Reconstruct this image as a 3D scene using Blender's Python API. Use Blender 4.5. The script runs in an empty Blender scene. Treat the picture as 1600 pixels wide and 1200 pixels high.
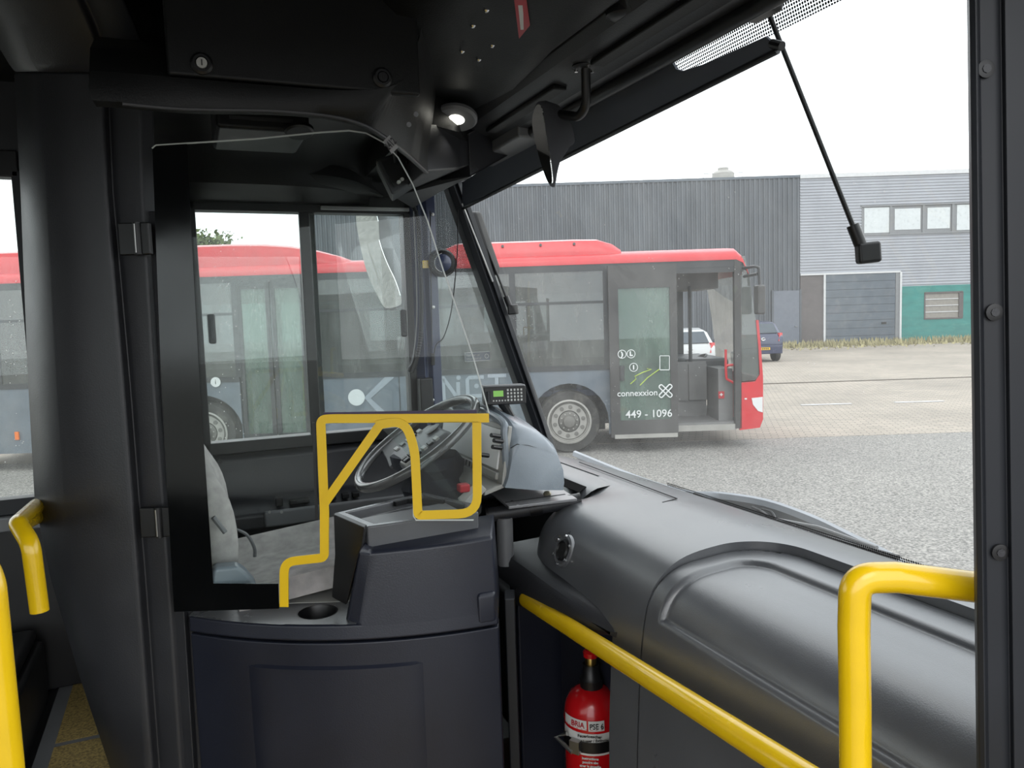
import bpy, bmesh, math, random
from mathutils import Matrix, Vector as V

scene = bpy.context.scene
col = scene.collection
R = math.radians

# ------------------------------------------------------------------ camera
# World axes: X = forward of the bus we stand in, Y = towards its left side, Z = up, ground at z = 0.
CAM_H = 2.10
YAW = R(23.0)
FPX = 1200.0
HORIZON = 495.0
SLOPE = 0.033
rho = math.atan(SLOPE)
phi = math.atan((600 - HORIZON) * math.cos(rho) / FPX)
RIGHT0 = V((math.cos(YAW), -math.sin(YAW), 0))
DEPTH0 = V((math.sin(YAW), math.cos(YAW), 0))
FWD = DEPTH0 * math.cos(phi) + V((0, 0, -math.sin(phi)))
UP0 = RIGHT0.cross(FWD)
CR = RIGHT0 * math.cos(rho) - UP0 * math.sin(rho)
CU = RIGHT0 * math.sin(rho) + UP0 * math.cos(rho)
CAM = V((0, 0, CAM_H))
cam_data = bpy.data.cameras.new('camera')
cam_data.sensor_width = 36
cam_data.lens = FPX / 1600 * 36
cam_data.clip_start = 0.02
cam_data.clip_end = 500
cam = bpy.data.objects.new('camera', cam_data)
col.objects.link(cam)
cm = Matrix((CR, CU, -FWD)).transposed().to_4x4()
cm.translation = CAM
cam.matrix_world = cm
scene.camera = cam

# ------------------------------------------------------------------ sky, sun, exposure
scene.view_settings.view_transform = 'Standard'
scene.view_settings.look = 'None'
scene.view_settings.exposure = 0.0
scene.view_settings.gamma = 1.0
scene.view_settings.use_curve_mapping = False
world = bpy.data.worlds.new('overcast_sky')
scene.world = world
world.use_nodes = True
wn = world.node_tree.nodes
wl = world.node_tree.links
bg = wn['Background']
tcw = wn.new('ShaderNodeTexCoord')
nzw = wn.new('ShaderNodeTexNoise')
nzw.inputs['Scale'].default_value = 2.2
nzw.inputs['Detail'].default_value = 3
rpw = wn.new('ShaderNodeValToRGB')
rpw.color_ramp.elements[0].position = 0.3
rpw.color_ramp.elements[0].color = (0.90, 0.945, 1.0, 1)
rpw.color_ramp.elements[1].position = 0.7
rpw.color_ramp.elements[1].color = (1.0, 1.0, 1.0, 1)
wl.new(tcw.outputs['Generated'], nzw.inputs['Vector'])
wl.new(nzw.outputs['Fac'], rpw.inputs['Fac'])
wl.new(rpw.outputs['Color'], bg.inputs['Color'])
bg.inputs['Strength'].default_value = 2.8
sun_data = bpy.data.lights.new('sun', 'SUN')
sun_data.energy = 0.7
sun_data.angle = R(35)
sun_data.color = (1.0, 0.97, 0.92)
sun = bpy.data.objects.new('sun', sun_data)
col.objects.link(sun)
sun.rotation_euler = (R(38), R(-22), 0)

# ------------------------------------------------------------------ finding places
def ray(px, py):
    return FWD + CR * ((px - 800) / FPX) - CU * ((py - 600) / FPX)
def PD(px, py, D):            # on the upright plane at horizontal distance D straight ahead
    d = ray(px, py); return CAM + d * (D / d.dot(DEPTH0))
def PX(px, py, X):
    d = ray(px, py); return CAM + d * (X / d.x)
def PY(px, py, Y):
    d = ray(px, py); return CAM + d * (Y / d.y)
def PZ(px, py, z):
    d = ray(px, py); return CAM + d * ((z - CAM_H) / d.z)
MC = Matrix.Rotation(-YAW, 4, 'Z')      # frame turned like the view: x right, y away, z up
def C(x, y, z):
    return MC @ V((x, y, z))
def toC(p):
    return MC.inverted() @ p
def CD(px, py, D):
    return toC(PD(px, py, D))

# ------------------------------------------------------------------ mesh helpers
WM = {}
class B:
    def __init__(s, M=None):
        s.v = []; s.f = []; s.M = M
    def add(s, vs, fs):
        o = len(s.v)
        s.v += [(s.M @ V(p)) if s.M else V(p) for p in vs]
        s.f += [tuple(i + o for i in f) for f in fs]
        return s
    def box(s, c, d, rot=None):
        x, y, z = d[0] / 2, d[1] / 2, d[2] / 2
        vs = [V((i * x, j * y, k * z)) for i in (-1, 1) for j in (-1, 1) for k in (-1, 1)]
        if rot: vs = [rot.to_3x3() @ p for p in vs]
        return s.add([p + V(c) for p in vs], [(0, 1, 3, 2), (4, 6, 7, 5), (0, 4, 5, 1), (2, 3, 7, 6), (0, 2, 6, 4), (1, 5, 7, 3)])
    def bb(s, a, b):
        return s.box([(a[i] + b[i]) / 2 for i in range(3)], [abs(b[i] - a[i]) for i in range(3)])
    def prism(s, pts, vec):
        n = len(pts); vec = V(vec)
        return s.add([V(p) for p in pts] + [V(p) + vec for p in pts],
                     [tuple(range(n)), tuple(range(2 * n - 1, n - 1, -1))] + [(i, (i + 1) % n, n + (i + 1) % n, n + i) for i in range(n)])
    def loft(s, rings, closed=True, caps=True):
        n = len(rings[0]); vs = [p for r in rings for p in r]; fs = []
        for k in range(len(rings) - 1):
            for i in range(n if closed else n - 1):
                j = (i + 1) % n
                fs.append((k * n + i, k * n + j, (k + 1) * n + j, (k + 1) * n + i))
        if caps and closed:
            fs.append(tuple(range(n))); fs.append(tuple(range(len(vs) - 1, len(vs) - n - 1, -1)))
        return s.add(vs, fs)
    def tube(s, path, r, n=14, caps=True, closed=False):
        path = [V(p) for p in path]; N = len(path)
        rs = r if isinstance(r, (list, tuple)) else [r] * N
        tan = []
        for i in range(N):
            if closed: t = path[(i + 1) % N] - path[i - 1]
            else: t = path[min(i + 1, N - 1)] - path[max(i - 1, 0)]
            tan.append(t.normalized())
        a = tan[0].orthogonal().normalized(); rings = []
        for i in range(N):
            if i:
                q = tan[i - 1].rotation_difference(tan[i]); a = q @ a
            a = (a - tan[i] * a.dot(tan[i])).normalized(); b = tan[i].cross(a)
            rings.append([path[i] + (a * math.cos(2 * math.pi * k / n) + b * math.sin(2 * math.pi * k / n)) * rs[i] for k in range(n)])
        if closed: rings.append(rings[0])
        return s.loft(rings, True, caps and not closed)
    def lathe(s, prof, o, axis=(0, 0, 1), n=24, caps=True):
        ax = V(axis).normalized(); a = ax.orthogonal().normalized(); b = ax.cross(a); o = V(o)
        rings = [[o + ax * h + (a * math.cos(2 * math.pi * k / n) + b * math.sin(2 * math.pi * k / n)) * r for k in range(n)] for r, h in prof]
        return s.loft(rings, True, caps)
    def grid(s, fn, nu, nv):
        vs = [fn(i / nu, j / nv) for j in range(nv + 1) for i in range(nu + 1)]
        w = nu + 1
        return s.add(vs, [(j * w + i, j * w + i + 1, (j + 1) * w + i + 1, (j + 1) * w + i) for j in range(nv) for i in range(nu)])
    def ribbon(s, path, w, t, nrm, closed=False):
        # flat strip of width w and thickness t following a path that lies in the plane with normal nrm
        path = [V(p) for p in path]; N = len(path); nrm = V(nrm).normalized(); rings = []
        for i in range(N):
            tt = ((path[(i + 1) % N] - path[i - 1]) if closed else (path[min(i + 1, N - 1)] - path[max(i - 1, 0)])).normalized()
            sd = tt.cross(nrm)
            rings.append([path[i] + sd * (w / 2) - nrm * (t / 2), path[i] + sd * (w / 2) + nrm * (t / 2), path[i] - sd * (w / 2) + nrm * (t / 2), path[i] - sd * (w / 2) - nrm * (t / 2)])
        if closed: rings.append(rings[0])
        return s.loft(rings, True, not closed)
    def build(s, name, mat, parent=None, smooth=35, bevel=0, seg=2, solid=0, sub=0, kind=None, weld=False):
        me = bpy.data.meshes.new(name)
        vs = s.v
        if parent is not None:
            inv = WM[parent.name].inverted(); vs = [inv @ p for p in vs]; base = None
        else:
            lo = V([min(p[i] for p in vs) for i in range(3)]); hi = V([max(p[i] for p in vs) for i in range(3)])
            base = V(((lo.x + hi.x) / 2, (lo.y + hi.y) / 2, lo.z)); vs = [p - base for p in vs]
        me.from_pydata([tuple(p) for p in vs], [], s.f)
        bm = bmesh.new(); bm.from_mesh(me)
        if weld: bmesh.ops.remove_doubles(bm, verts=bm.verts, dist=1e-5)
        bmesh.ops.recalc_face_normals(bm, faces=bm.faces)
        bm.to_mesh(me); bm.free()
        if smooth:
            for p in me.polygons: p.use_smooth = True
            me.set_sharp_from_angle(angle=R(smooth))
        me.materials.append(mat)
        o = bpy.data.objects.new(name, me); col.objects.link(o)
        if parent is not None:
            o.parent = parent; WM[o.name] = WM[parent.name].copy()
        else:
            o.location = base; WM[o.name] = Matrix.Translation(base)
        if solid:
            m = o.modifiers.new('solid', 'SOLIDIFY'); m.thickness = solid; m.offset = 0
        if bevel:
            m = o.modifiers.new('bevel', 'BEVEL'); m.width = bevel; m.segments = seg; m.limit_method = 'ANGLE'; m.angle_limit = R(40)
            m.harden_normals = True
        if sub:
            m = o.modifiers.new('sub', 'SUBSURF'); m.levels = sub; m.render_levels = sub
        if kind: o['kind'] = kind
        return o
def thing(name, label, cat, loc=(0, 0, 0), rotz=0, group=None):
    o = bpy.data.objects.new(name, None); col.objects.link(o)
    o.empty_display_size = 0.05
    o.location = loc; o.rotation_euler = (0, 0, rotz)
    WM[o.name] = Matrix.Translation(V(loc)) @ Matrix.Rotation(rotz, 4, 'Z')
    o['label'] = label; o['category'] = cat
    if group: o['group'] = group
    return o
def setting(name, label=None, loc=(0, 0, 0)):
    o = bpy.data.objects.new(name, None); col.objects.link(o)
    o.location = loc; WM[o.name] = Matrix.Translation(V(loc)); o['kind'] = 'structure'
    if label: o['label'] = label
    return o
def tag(o, label, cat, group=None):
    o['label'] = label; o['category'] = cat
    if group: o['group'] = group
    return o
def struct(o, label=None):
    o['kind'] = 'structure'
    if label: o['label'] = label
    return o
def fillet(pts, r, n=6, closed=False):
    pts = [V(p) for p in pts]; out = []; N = len(pts)
    rs = r if isinstance(r, (list, tuple)) else [r] * N
    for i in range(N):
        if (not closed and i in (0, N - 1)) or rs[i] <= 0:
            out.append(pts[i]); continue
        p = pts[i]; a = pts[i - 1] - p; b = pts[(i + 1) % N] - p
        la, lb = a.length, b.length; a.normalize(); b.normalize()
        ang = a.angle(b)
        if ang > 3.1: out.append(p); continue
        t = min(rs[i] / math.tan(ang / 2), la * 0.49, lb * 0.49)
        p0, p1 = p + a * t, p + b * t
        for k in range(n + 1):
            u = k / n
            out.append(p0 * (1 - u) ** 2 + p * 2 * u * (1 - u) + p1 * u * u)
    return out
def smoothpath(pts, n=6, closed=False):
    pts = [V(p) for p in pts]; N = len(pts); out = []
    rng = range(N) if closed else range(N - 1)
    for i in rng:
        if closed: p0, p1, p2, p3 = pts[i - 1], pts[i], pts[(i + 1) % N], pts[(i + 2) % N]
        else: p0, p1, p2, p3 = pts[max(i - 1, 0)], pts[i], pts[i + 1], pts[min(i + 2, N - 1)]
        for k in range(n):
            t = k / n
            out.append(0.5 * ((2 * p1) + (p2 - p0) * t + (2 * p0 - 5 * p1 + 4 * p2 - p3) * t * t + (3 * p1 - p0 - 3 * p2 + p3) * t ** 3))
    if not closed: out.append(pts[-1])
    return out
def sstep(a, b, x):
    t = max(0.0, min(1.0, (x - a) / (b - a))); return t * t * (3 - 2 * t)
def lettering(body, size, M, mat, parent, name='lettering', extrude=0.0006, bold=0.0, align='CENTER', sx=1.0, shear=0):
    cu = bpy.data.curves.new(name, 'FONT'); cu.body = body; cu.size = size; cu.extrude = extrude; cu.offset = bold
    cu.align_x = align; cu.align_y = 'CENTER'; cu.resolution_u = 3; cu.shear = shear
    t = bpy.data.objects.new('tmp', cu); col.objects.link(t)
    me = bpy.data.meshes.new_from_object(t.evaluated_get(bpy.context.evaluated_depsgraph_get()))
    bpy.data.objects.remove(t); bpy.data.curves.remove(cu)
    me.name = name
    me.transform(WM[parent.name].inverted() @ M @ Matrix.Diagonal((sx, 1, 1, 1)))
    me.materials.clear(); me.materials.append(mat)
    o = bpy.data.objects.new(name, me); col.objects.link(o); o.parent = parent; WM[o.name] = WM[parent.name].copy()
    return o
def frame(o, x, n):
    # matrix for flat print: origin o, reading direction x, facing n
    x = V(x).normalized(); n = V(n).normalized(); x = (x - n * x.dot(n)).normalized(); y = n.cross(x)
    m = Matrix((x, y, n)).transposed().to_4x4(); m.translation = V(o); return m

# ------------------------------------------------------------------ materials
def newmat(name):
    m = bpy.data.materials.new(name); m.use_nodes = True
    m.node_tree.nodes.clear()
    out = m.node_tree.nodes.new('ShaderNodeOutputMaterial')
    return m, m.node_tree.nodes, m.node_tree.links, out
def mat(name, c, rough=0.5, metal=0.0, var=0.15, scale=6.0, bump=0.0, bscale=300.0, spec=0.5, coat=0.0, wear=None, wscale=3.0, wamt=0.3, emit=None, es=0.0, stretch=None, rvar=0.1):
    m, N, L, out = newmat(name)
    if metal < 0.5: c = tuple(x * 0.70 for x in c)
    p = N.new('ShaderNodeBsdfPrincipled'); L.new(p.outputs[0], out.inputs[0])
    tc = N.new('ShaderNodeTexCoord'); src = tc.outputs['Object']
    if stretch:
        mp = N.new('ShaderNodeMapping'); mp.inputs['Scale'].default_value = stretch; L.new(src, mp.inputs[0]); src = mp.outputs[0]
    nz = N.new('ShaderNodeTexNoise'); nz.inputs['Scale'].default_value = scale; nz.inputs['Detail'].default_value = 5; L.new(src, nz.inputs['Vector'])
    rp = N.new('ShaderNodeValToRGB'); e = rp.color_ramp.elements
    e[0].position = 0.3; e[1].position = 0.7
    e[0].color = tuple(x * (1 - var) for x in c[:3]) + (1,); e[1].color = tuple(min(1, x * (1 + var)) for x in c[:3]) + (1,)
    L.new(nz.outputs['Fac'], rp.inputs[0]); cs = rp.outputs[0]
    if wear:
        n2 = N.new('ShaderNodeTexNoise'); n2.inputs['Scale'].default_value = wscale; n2.inputs['Detail'].default_value = 8; n2.inputs['Roughness'].default_value = 0.65; L.new(src, n2.inputs['Vector'])
        r2 = N.new('ShaderNodeValToRGB'); r2.color_ramp.elements[0].position = 0.5; r2.color_ramp.elements[1].position = 0.75
        r2.color_ramp.elements[1].color = (wamt, wamt, wamt, 1); L.new(n2.outputs['Fac'], r2.inputs[0])
        mx = N.new('ShaderNodeMixRGB'); mx.inputs[2].default_value = tuple(wear[:3]) + (1,); L.new(r2.outputs[0], mx.inputs[0]); L.new(cs, mx.inputs[1]); cs = mx.outputs[0]
    L.new(cs, p.inputs['Base Color'])
    mr = N.new('ShaderNodeMapRange'); mr.inputs['To Min'].default_value = max(0.02, rough - rvar); mr.inputs['To Max'].default_value = min(1, rough + rvar)
    L.new(nz.outputs['Fac'], mr.inputs['Value']); L.new(mr.outputs[0], p.inputs['Roughness'])
    p.inputs['Metallic'].default_value = metal; p.inputs['Specular IOR Level'].default_value = spec; p.inputs['Coat Weight'].default_value = coat
    if bump:
        n3 = N.new('ShaderNodeTexNoise'); n3.inputs['Scale'].default_value = bscale; n3.inputs['Detail'].default_value = 3; L.new(src, n3.inputs['Vector'])
        bp = N.new('ShaderNodeBump'); bp.inputs['Strength'].default_value = bump; bp.inputs['Distance'].default_value = 0.002; L.new(n3.outputs['Fac'], bp.inputs['Height']); L.new(bp.outputs[0], p.inputs['Normal'])
    if emit:
        p.inputs['Emission Color'].default_value = tuple(emit) + (1,); p.inputs['Emission Strength'].default_value = es
    return m
def glass(name, tint=(0.92, 0.95, 0.94), refl=1.0, dirt=0.05, dcol=(0.75, 0.75, 0.72), streak=(3, 3, 0.6), dscale=6.0, specks=0.0, rough=0.0):
    m, N, L, out = newmat(name)
    tr = N.new('ShaderNodeBsdfTransparent'); tr.inputs[0].default_value = tuple(tint) + (1,)
    gl = N.new('ShaderNodeBsdfGlossy'); gl.inputs['Roughness'].default_value = rough
    ge = N.new('ShaderNodeNewGeometry'); dt = N.new('ShaderNodeVectorMath'); dt.operation = 'DOT_PRODUCT'; L.new(ge.outputs['Normal'], dt.inputs[0]); L.new(ge.outputs['Incoming'], dt.inputs[1])
    ab = N.new('ShaderNodeMath'); ab.operation = 'ABSOLUTE'; L.new(dt.outputs['Value'], ab.inputs[0])
    om = N.new('ShaderNodeMath'); om.operation = 'SUBTRACT'; om.inputs[0].default_value = 1.0; L.new(ab.outputs[0], om.inputs[1])
    pw = N.new('ShaderNodeMath'); pw.operation = 'POWER'; pw.inputs[1].default_value = 5.0; L.new(om.outputs[0], pw.inputs[0])
    mu = N.new('ShaderNodeMath'); mu.operation = 'MULTIPLY_ADD'; mu.inputs[1].default_value = 0.9 * refl; mu.inputs[2].default_value = 0.04 * refl; mu.use_clamp = True; L.new(pw.outputs[0], mu.inputs[0])
    m1 = N.new('ShaderNodeMixShader'); L.new(mu.outputs[0], m1.inputs[0]); L.new(tr.outputs[0], m1.inputs[1]); L.new(gl.outputs[0], m1.inputs[2])
    last = m1.outputs[0]
    if dirt > 0:
        tc = N.new('ShaderNodeTexCoord'); mp = N.new('ShaderNodeMapping'); mp.inputs['Scale'].default_value = streak; L.new(tc.outputs['Object'], mp.inputs[0])
        nz = N.new('ShaderNodeTexNoise'); nz.inputs['Scale'].default_value = dscale; nz.inputs['Detail'].default_value = 8; nz.inputs['Roughness'].default_value = 0.7; L.new(mp.outputs[0], nz.inputs['Vector'])
        mr = N.new('ShaderNodeMapRange'); mr.inputs['From Min'].default_value = 0.3; mr.inputs['From Max'].default_value = 0.75; mr.inputs['To Min'].default_value = dirt * 0.45; mr.inputs['To Max'].default_value = dirt * 1.7; L.new(nz.outputs['Fac'], mr.inputs['Value'])
        fac = mr.outputs[0]
        if specks > 0:
            vo = N.new('ShaderNodeTexVoronoi'); vo.inputs['Scale'].default_value = 55; L.new(tc.outputs['Object'], vo.inputs['Vector'])
            lt = N.new('ShaderNodeMath'); lt.operation = 'LESS_THAN'; lt.inputs[1].default_value = 0.10; L.new(vo.outputs['Distance'], lt.inputs[0])
            n2 = N.new('ShaderNodeTexNoise'); n2.inputs['Scale'].default_value = 5; L.new(mp.outputs[0], n2.inputs['Vector'])
            gt = N.new('ShaderNodeMath'); gt.operation = 'GREATER_THAN'; gt.inputs[1].default_value = 0.58; L.new(n2.outputs['Fac'], gt.inputs[0])
            a = N.new('ShaderNodeMath'); a.operation = 'MULTIPLY'; L.new(lt.outputs[0], a.inputs[0]); L.new(gt.outputs[0], a.inputs[1])
            a2 = N.new('ShaderNodeMath'); a2.operation = 'MULTIPLY'; a2.inputs[1].default_value = specks; L.new(a.outputs[0], a2.inputs[0])
            ad = N.new('ShaderNodeMath'); ad.operation = 'ADD'; ad.use_clamp = True; L.new(a2.outputs[0], ad.inputs[0]); L.new(fac, ad.inputs[1]); fac = ad.outputs[0]
        df = N.new('ShaderNodeBsdfDiffuse'); df.inputs[0].default_value = tuple(dcol) + (1,)
        tl = N.new('ShaderNodeBsdfTranslucent'); tl.inputs[0].default_value = tuple(dcol) + (1,)
        m2 = N.new('ShaderNodeMixShader'); m2.inputs[0].default_value = 0.6; L.new(df.outputs[0], m2.inputs[1]); L.new(tl.outputs[0], m2.inputs[2])
        m3 = N.new('ShaderNodeMixShader'); L.new(fac, m3.inputs[0]); L.new(last, m3.inputs[1]); L.new(m2.outputs[0], m3.inputs[2]); last = m3.outputs[0]
    L.new(last, out.inputs[0])
    return m
def dots(name, axis_u, axis_v, pitch=0.004):
    # printed black dot screen on glass; the dots shrink towards the clear edge (generated z = 0)
    m, N, L, out = newmat(name)
    tc = N.new('ShaderNodeTexCoord'); mp = N.new('ShaderNodeMapping'); mp.inputs['Scale'].default_value = (1 / pitch,) * 3; mp.inputs['Rotation'].default_value = (0.0, 0.0, 0.0)
    L.new(tc.outputs['Object'], mp.inputs[0])
    sp = N.new('ShaderNodeSeparateXYZ'); L.new(mp.outputs[0], sp.inputs[0])
    def wob(o, idx):
        f = N.new('ShaderNodeMath'); f.operation = 'FRACT'; L.new(o, f.inputs[0])
        s = N.new('ShaderNodeMath'); s.operation = 'SUBTRACT'; s.inputs[1].default_value = 0.5; L.new(f.outputs[0], s.inputs[0])
        q = N.new('ShaderNodeMath'); q.operation = 'MULTIPLY'; L.new(s.outputs[0], q.inputs[0]); L.new(s.outputs[0], q.inputs[1]); return q.outputs[0]
    a = wob(sp.outputs[axis_u], 0); b = wob(sp.outputs[axis_v], 1)
    ad = N.new('ShaderNodeMath'); ad.operation = 'ADD'; L.new(a, ad.inputs[0]); L.new(b, ad.inputs[1])
    lt = N.new('ShaderNodeMath'); lt.operation = 'LESS_THAN'; lt.inputs[1].default_value = 0.17; L.new(ad.outputs[0], lt.inputs[0])
    tr = N.new('ShaderNodeBsdfTransparent'); df = N.new('ShaderNodeBsdfDiffuse'); df.inputs[0].default_value = (0.02, 0.02, 0.02, 1)
    mx = N.new('ShaderNodeMixShader'); L.new(lt.outputs[0], mx.inputs[0]); L.new(tr.outputs[0], mx.inputs[1]); L.new(df.outputs[0], mx.inputs[2]); L.new(mx.outputs[0], out.inputs[0])
    return m

M_panel = mat('charcoal_plastic', (0.019, 0.022, 0.036), 0.36, bump=0.15, var=0.12)
M_trim = mat('dark_grey_plastic', (0.034, 0.035, 0.040), 0.42, bump=0.2, var=0.12)
M_black = mat('black_plastic', (0.008, 0.008, 0.009), 0.4, var=0.2)
M_rubber = mat('black_rubber', (0.010, 0.012, 0.017), 0.5, var=0.2)
M_head = mat('headliner_plastic', (0.007, 0.0075, 0.0075), 0.5, bump=0.25, var=0.15, spec=0.3)
M_dash = mat('dash_plastic', (0.115, 0.12, 0.13), 0.29, bump=0.15, bscale=500, var=0.08, rvar=0.05, spec=1.0, wear=(0.14, 0.14, 0.14), wscale=5, wamt=0.25)
M_shelf = mat('counter_plastic', (0.15, 0.155, 0.165), 0.26, bump=0.1, var=0.1)
M_hood = mat('binnacle_plastic', (0.30, 0.345, 0.39), 0.25, bump=0.1, var=0.08)
M_yellow = mat('yellow_paint', (1.0, 0.64, 0.006), 0.24, var=0.04, scale=14, spec=0.5, coat=0.4, wear=(0.5, 0.3, 0.02), wscale=26, wamt=0.07)
M_ystrip = mat('yellow_edge_tape', (1.10, 0.70, 0.004), 0.4, var=0.05)
M_red = mat('extinguisher_red', (0.60, 0.008, 0.012), 0.25, var=0.05, coat=0.4)
M_white = mat('white_plastic', (0.78, 0.79, 0.78), 0.45, var=0.04)
M_film = mat('white_protective_film', (1.2, 1.21, 1.2), 0.35, var=0.05)
M_ivory = mat('ivory_grey_plastic', (0.52, 0.52, 0.49), 0.4, var=0.06)
M_chrome = mat('chrome', (0.75, 0.75, 0.75), 0.15, metal=1.0, var=0.05)
M_steel = mat('brushed_steel', (0.45, 0.45, 0.44), 0.35, metal=1.0, var=0.12)
M_plate = mat('grey_mounting_plate', (0.30, 0.30, 0.31), 0.3, metal=0.2, var=0.12, wear=(0.4, 0.4, 0.4), wscale=10, wamt=0.2)
M_fabric = mat('grey_seat_fabric', (0.66, 0.63, 0.61), 0.95, bump=0.6, bscale=900, var=0.18, scale=30, spec=0.1)
M_floor = mat('speckled_vinyl', (0.42, 0.30, 0.10), 0.7, var=0.55, scale=160, bump=0.1)
M_grey = mat('mid_grey_plastic', (0.22, 0.225, 0.235), 0.45, var=0.1)
M_post = mat('window_post_paint', (0.050, 0.064, 0.125), 0.3, var=0.1, coat=0.2)
M_label = mat('label_white', (0.75, 0.75, 0.73), 0.5, var=0.04)
M_ink = mat('label_ink', (0.02, 0.02, 0.02), 0.6, var=0.02)
M_redprint = mat('red_print', (0.50, 0.01, 0.02), 0.4, var=0.05)
M_mirror = mat('mirror_glass', (0.93, 0.93, 0.90), 0.02, metal=1.0, var=0.01, rvar=0.01)
M_lcd = mat('green_lcd', (0.25, 0.55, 0.10), 0.3, var=0.03, emit=(0.25, 0.7, 0.08), es=0.25)
M_led = mat('led_lens', (0.9, 0.9, 0.85), 0.2, emit=(1.0, 0.98, 0.86), es=6.0)
M_edge = mat('glass_edge_light', (0.75, 0.80, 0.78), 0.25, var=0.03)  # pale colour paints the light line along the cut glass edge
G_side = glass('side_window_glass', (0.90, 0.93, 0.92), 1.0, 0.05, streak=(6, 6, 0.7), specks=0.55)
G_front = glass('windscreen_glass', (0.90, 0.93, 0.93), 0.75, 0.085, streak=(1, 1, 1), dscale=3.5, specks=0.25)
G_quarter = glass('quarter_glass', (0.88, 0.92, 0.92), 1.0, 0.06, streak=(4, 4, 0.8))
G_screen = glass('security_screen_glass', (0.93, 0.955, 0.95), 0.4, 0.004, streak=(2, 2, 1))
M_dots = dots('printed_dot_screen', 1, 2, 0.006)

# ================================================================== THE YARD OUTSIDE
def ground_mat():
    m, N, L, out = newmat('asphalt')
    p = N.new('ShaderNodeBsdfPrincipled'); L.new(p.outputs[0], out.inputs[0]); p.inputs['Roughness'].default_value = 0.85
    tc = N.new('ShaderNodeTexCoord')
    n1 = N.new('ShaderNodeTexNoise'); n1.inputs['Scale'].default_value = 45; n1.inputs['Detail'].default_value = 4; L.new(tc.outputs['Object'], n1.inputs[0])
    n2 = N.new('ShaderNodeTexNoise'); n2.inputs['Scale'].default_value = 0.5; n2.inputs['Detail'].default_value = 6; L.new(tc.outputs['Object'], n2.inputs[0])
    r1 = N.new('ShaderNodeValToRGB'); r1.color_ramp.elements[0].position = 0.35; r1.color_ramp.elements[0].color = (0.09, 0.088, 0.084, 1); r1.color_ramp.elements[1].position = 0.7; r1.color_ramp.elements[1].color = (0.34, 0.33, 0.31, 1)
    L.new(n1.outputs['Fac'], r1.inputs[0])
    r2 = N.new('ShaderNodeValToRGB'); r2.color_ramp.elements[0].color = (0.7, 0.7, 0.7, 1); r2.color_ramp.elements[1].color = (1.2, 1.18, 1.15, 1); L.new(n2.outputs['Fac'], r2.inputs[0])
    mx = N.new('ShaderNodeMixRGB'); mx.blend_type = 'MULTIPLY'; mx.inputs[0].default_value = 1; L.new(r1.outputs[0], mx.inputs[1]); L.new(r2.outputs[0], mx.inputs[2]); L.new(mx.outputs[0], p.inputs[0])
    bp = N.new('ShaderNodeBump'); bp.inputs['Strength'].default_value = 0.5; bp.inputs['Distance'].default_value = 0.004; L.new(n1.outputs['Fac'], bp.inputs['Height']); L.new(bp.outputs[0], p.inputs['Normal'])
    return m
def paving_mat():
    m, N, L, out = newmat('brick_paving')
    p = N.new('ShaderNodeBsdfPrincipled'); L.new(p.outputs[0], out.inputs[0]); p.inputs['Roughness'].default_value = 0.85
    tc = N.new('ShaderNodeTexCoord'); mp = N.new('ShaderNodeMapping'); mp.inputs['Rotation'].default_value = (0, 0, R(38)); L.new(tc.outputs['Object'], mp.inputs[0])
    br = N.new('ShaderNodeTexBrick'); br.inputs['Scale'].default_value = 1.0; br.inputs['Brick Width'].default_value = 0.22; br.inputs['Row Height'].default_value = 0.11; br.inputs['Mortar Size'].default_value = 0.008
    br.inputs['Color1'].default_value = (0.34, 0.30, 0.255, 1); br.inputs['Color2'].default_value = (0.27, 0.245, 0.21, 1); br.inputs['Mortar'].default_value = (0.15, 0.138, 0.115, 1)
    L.new(mp.outputs[0], br.inputs['Vector'])
    n2 = N.new('ShaderNodeTexNoise'); n2.inputs['Scale'].default_value = 0.35; n2.inputs['Detail'].default_value = 8; L.new(tc.outputs['Object'], n2.inputs[0])
    r2 = N.new('ShaderNodeValToRGB'); r2.color_ramp.elements[0].position = 0.3; r2.color_ramp.elements[0].color = (0.8, 0.79, 0.78, 1); r2.color_ramp.elements[1].position = 0.7; r2.color_ramp.elements[1].color = (1.12, 1.1, 1.08, 1); L.new(n2.outputs['Fac'], r2.inputs[0])
    mx = N.new('ShaderNodeMixRGB'); mx.blend_type = 'MULTIPLY'; mx.inputs[0].default_value = 1; L.new(br.outputs['Color'], mx.inputs[1]); L.new(r2.outputs[0], mx.inputs[2]); L.new(mx.outputs[0], p.inputs[0])
    return m
E_asphalt = ground_mat(); E_pave = paving_mat()
E_blackclad = mat('anthracite_cladding', (0.105, 0.118, 0.135), 0.5, var=0.2, scale=0.6, stretch=(3, 3, 0.4))
E_silver = mat('silver_cladding', (0.44, 0.46, 0.50), 0.45, var=0.08, scale=0.8)
E_whitetrim = mat('white_trim', (0.68, 0.69, 0.70), 0.5, var=0.05)
E_roller = mat('slate_roller_door', (0.11, 0.135, 0.165), 0.5, var=0.15, scale=1.5, wear=(0.2, 0.2, 0.2), wscale=2.0, wamt=0.3)
E_greydoor = mat('grey_blue_door', (0.17, 0.19, 0.23), 0.5, var=0.08)
E_brown = mat('taupe_panel', (0.13, 0.115, 0.115), 0.6, var=0.1)
E_green = mat('green_block_wall', (0.045, 0.25, 0.225), 0.6, var=0.15, scale=1.2, stretch=(1, 1, 3), wear=(0.09, 0.27, 0.22), wscale=2, wamt=0.4)
E_frame = mat('window_frame_grey', (0.24, 0.25, 0.26), 0.5, var=0.06)
E_blind = mat('white_window_blind', (0.66, 0.70, 0.71), 0.3, var=0.05)
E_slatglass = mat('beige_window_blind', (0.30, 0.28, 0.25), 0.35, var=0.1)
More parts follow.
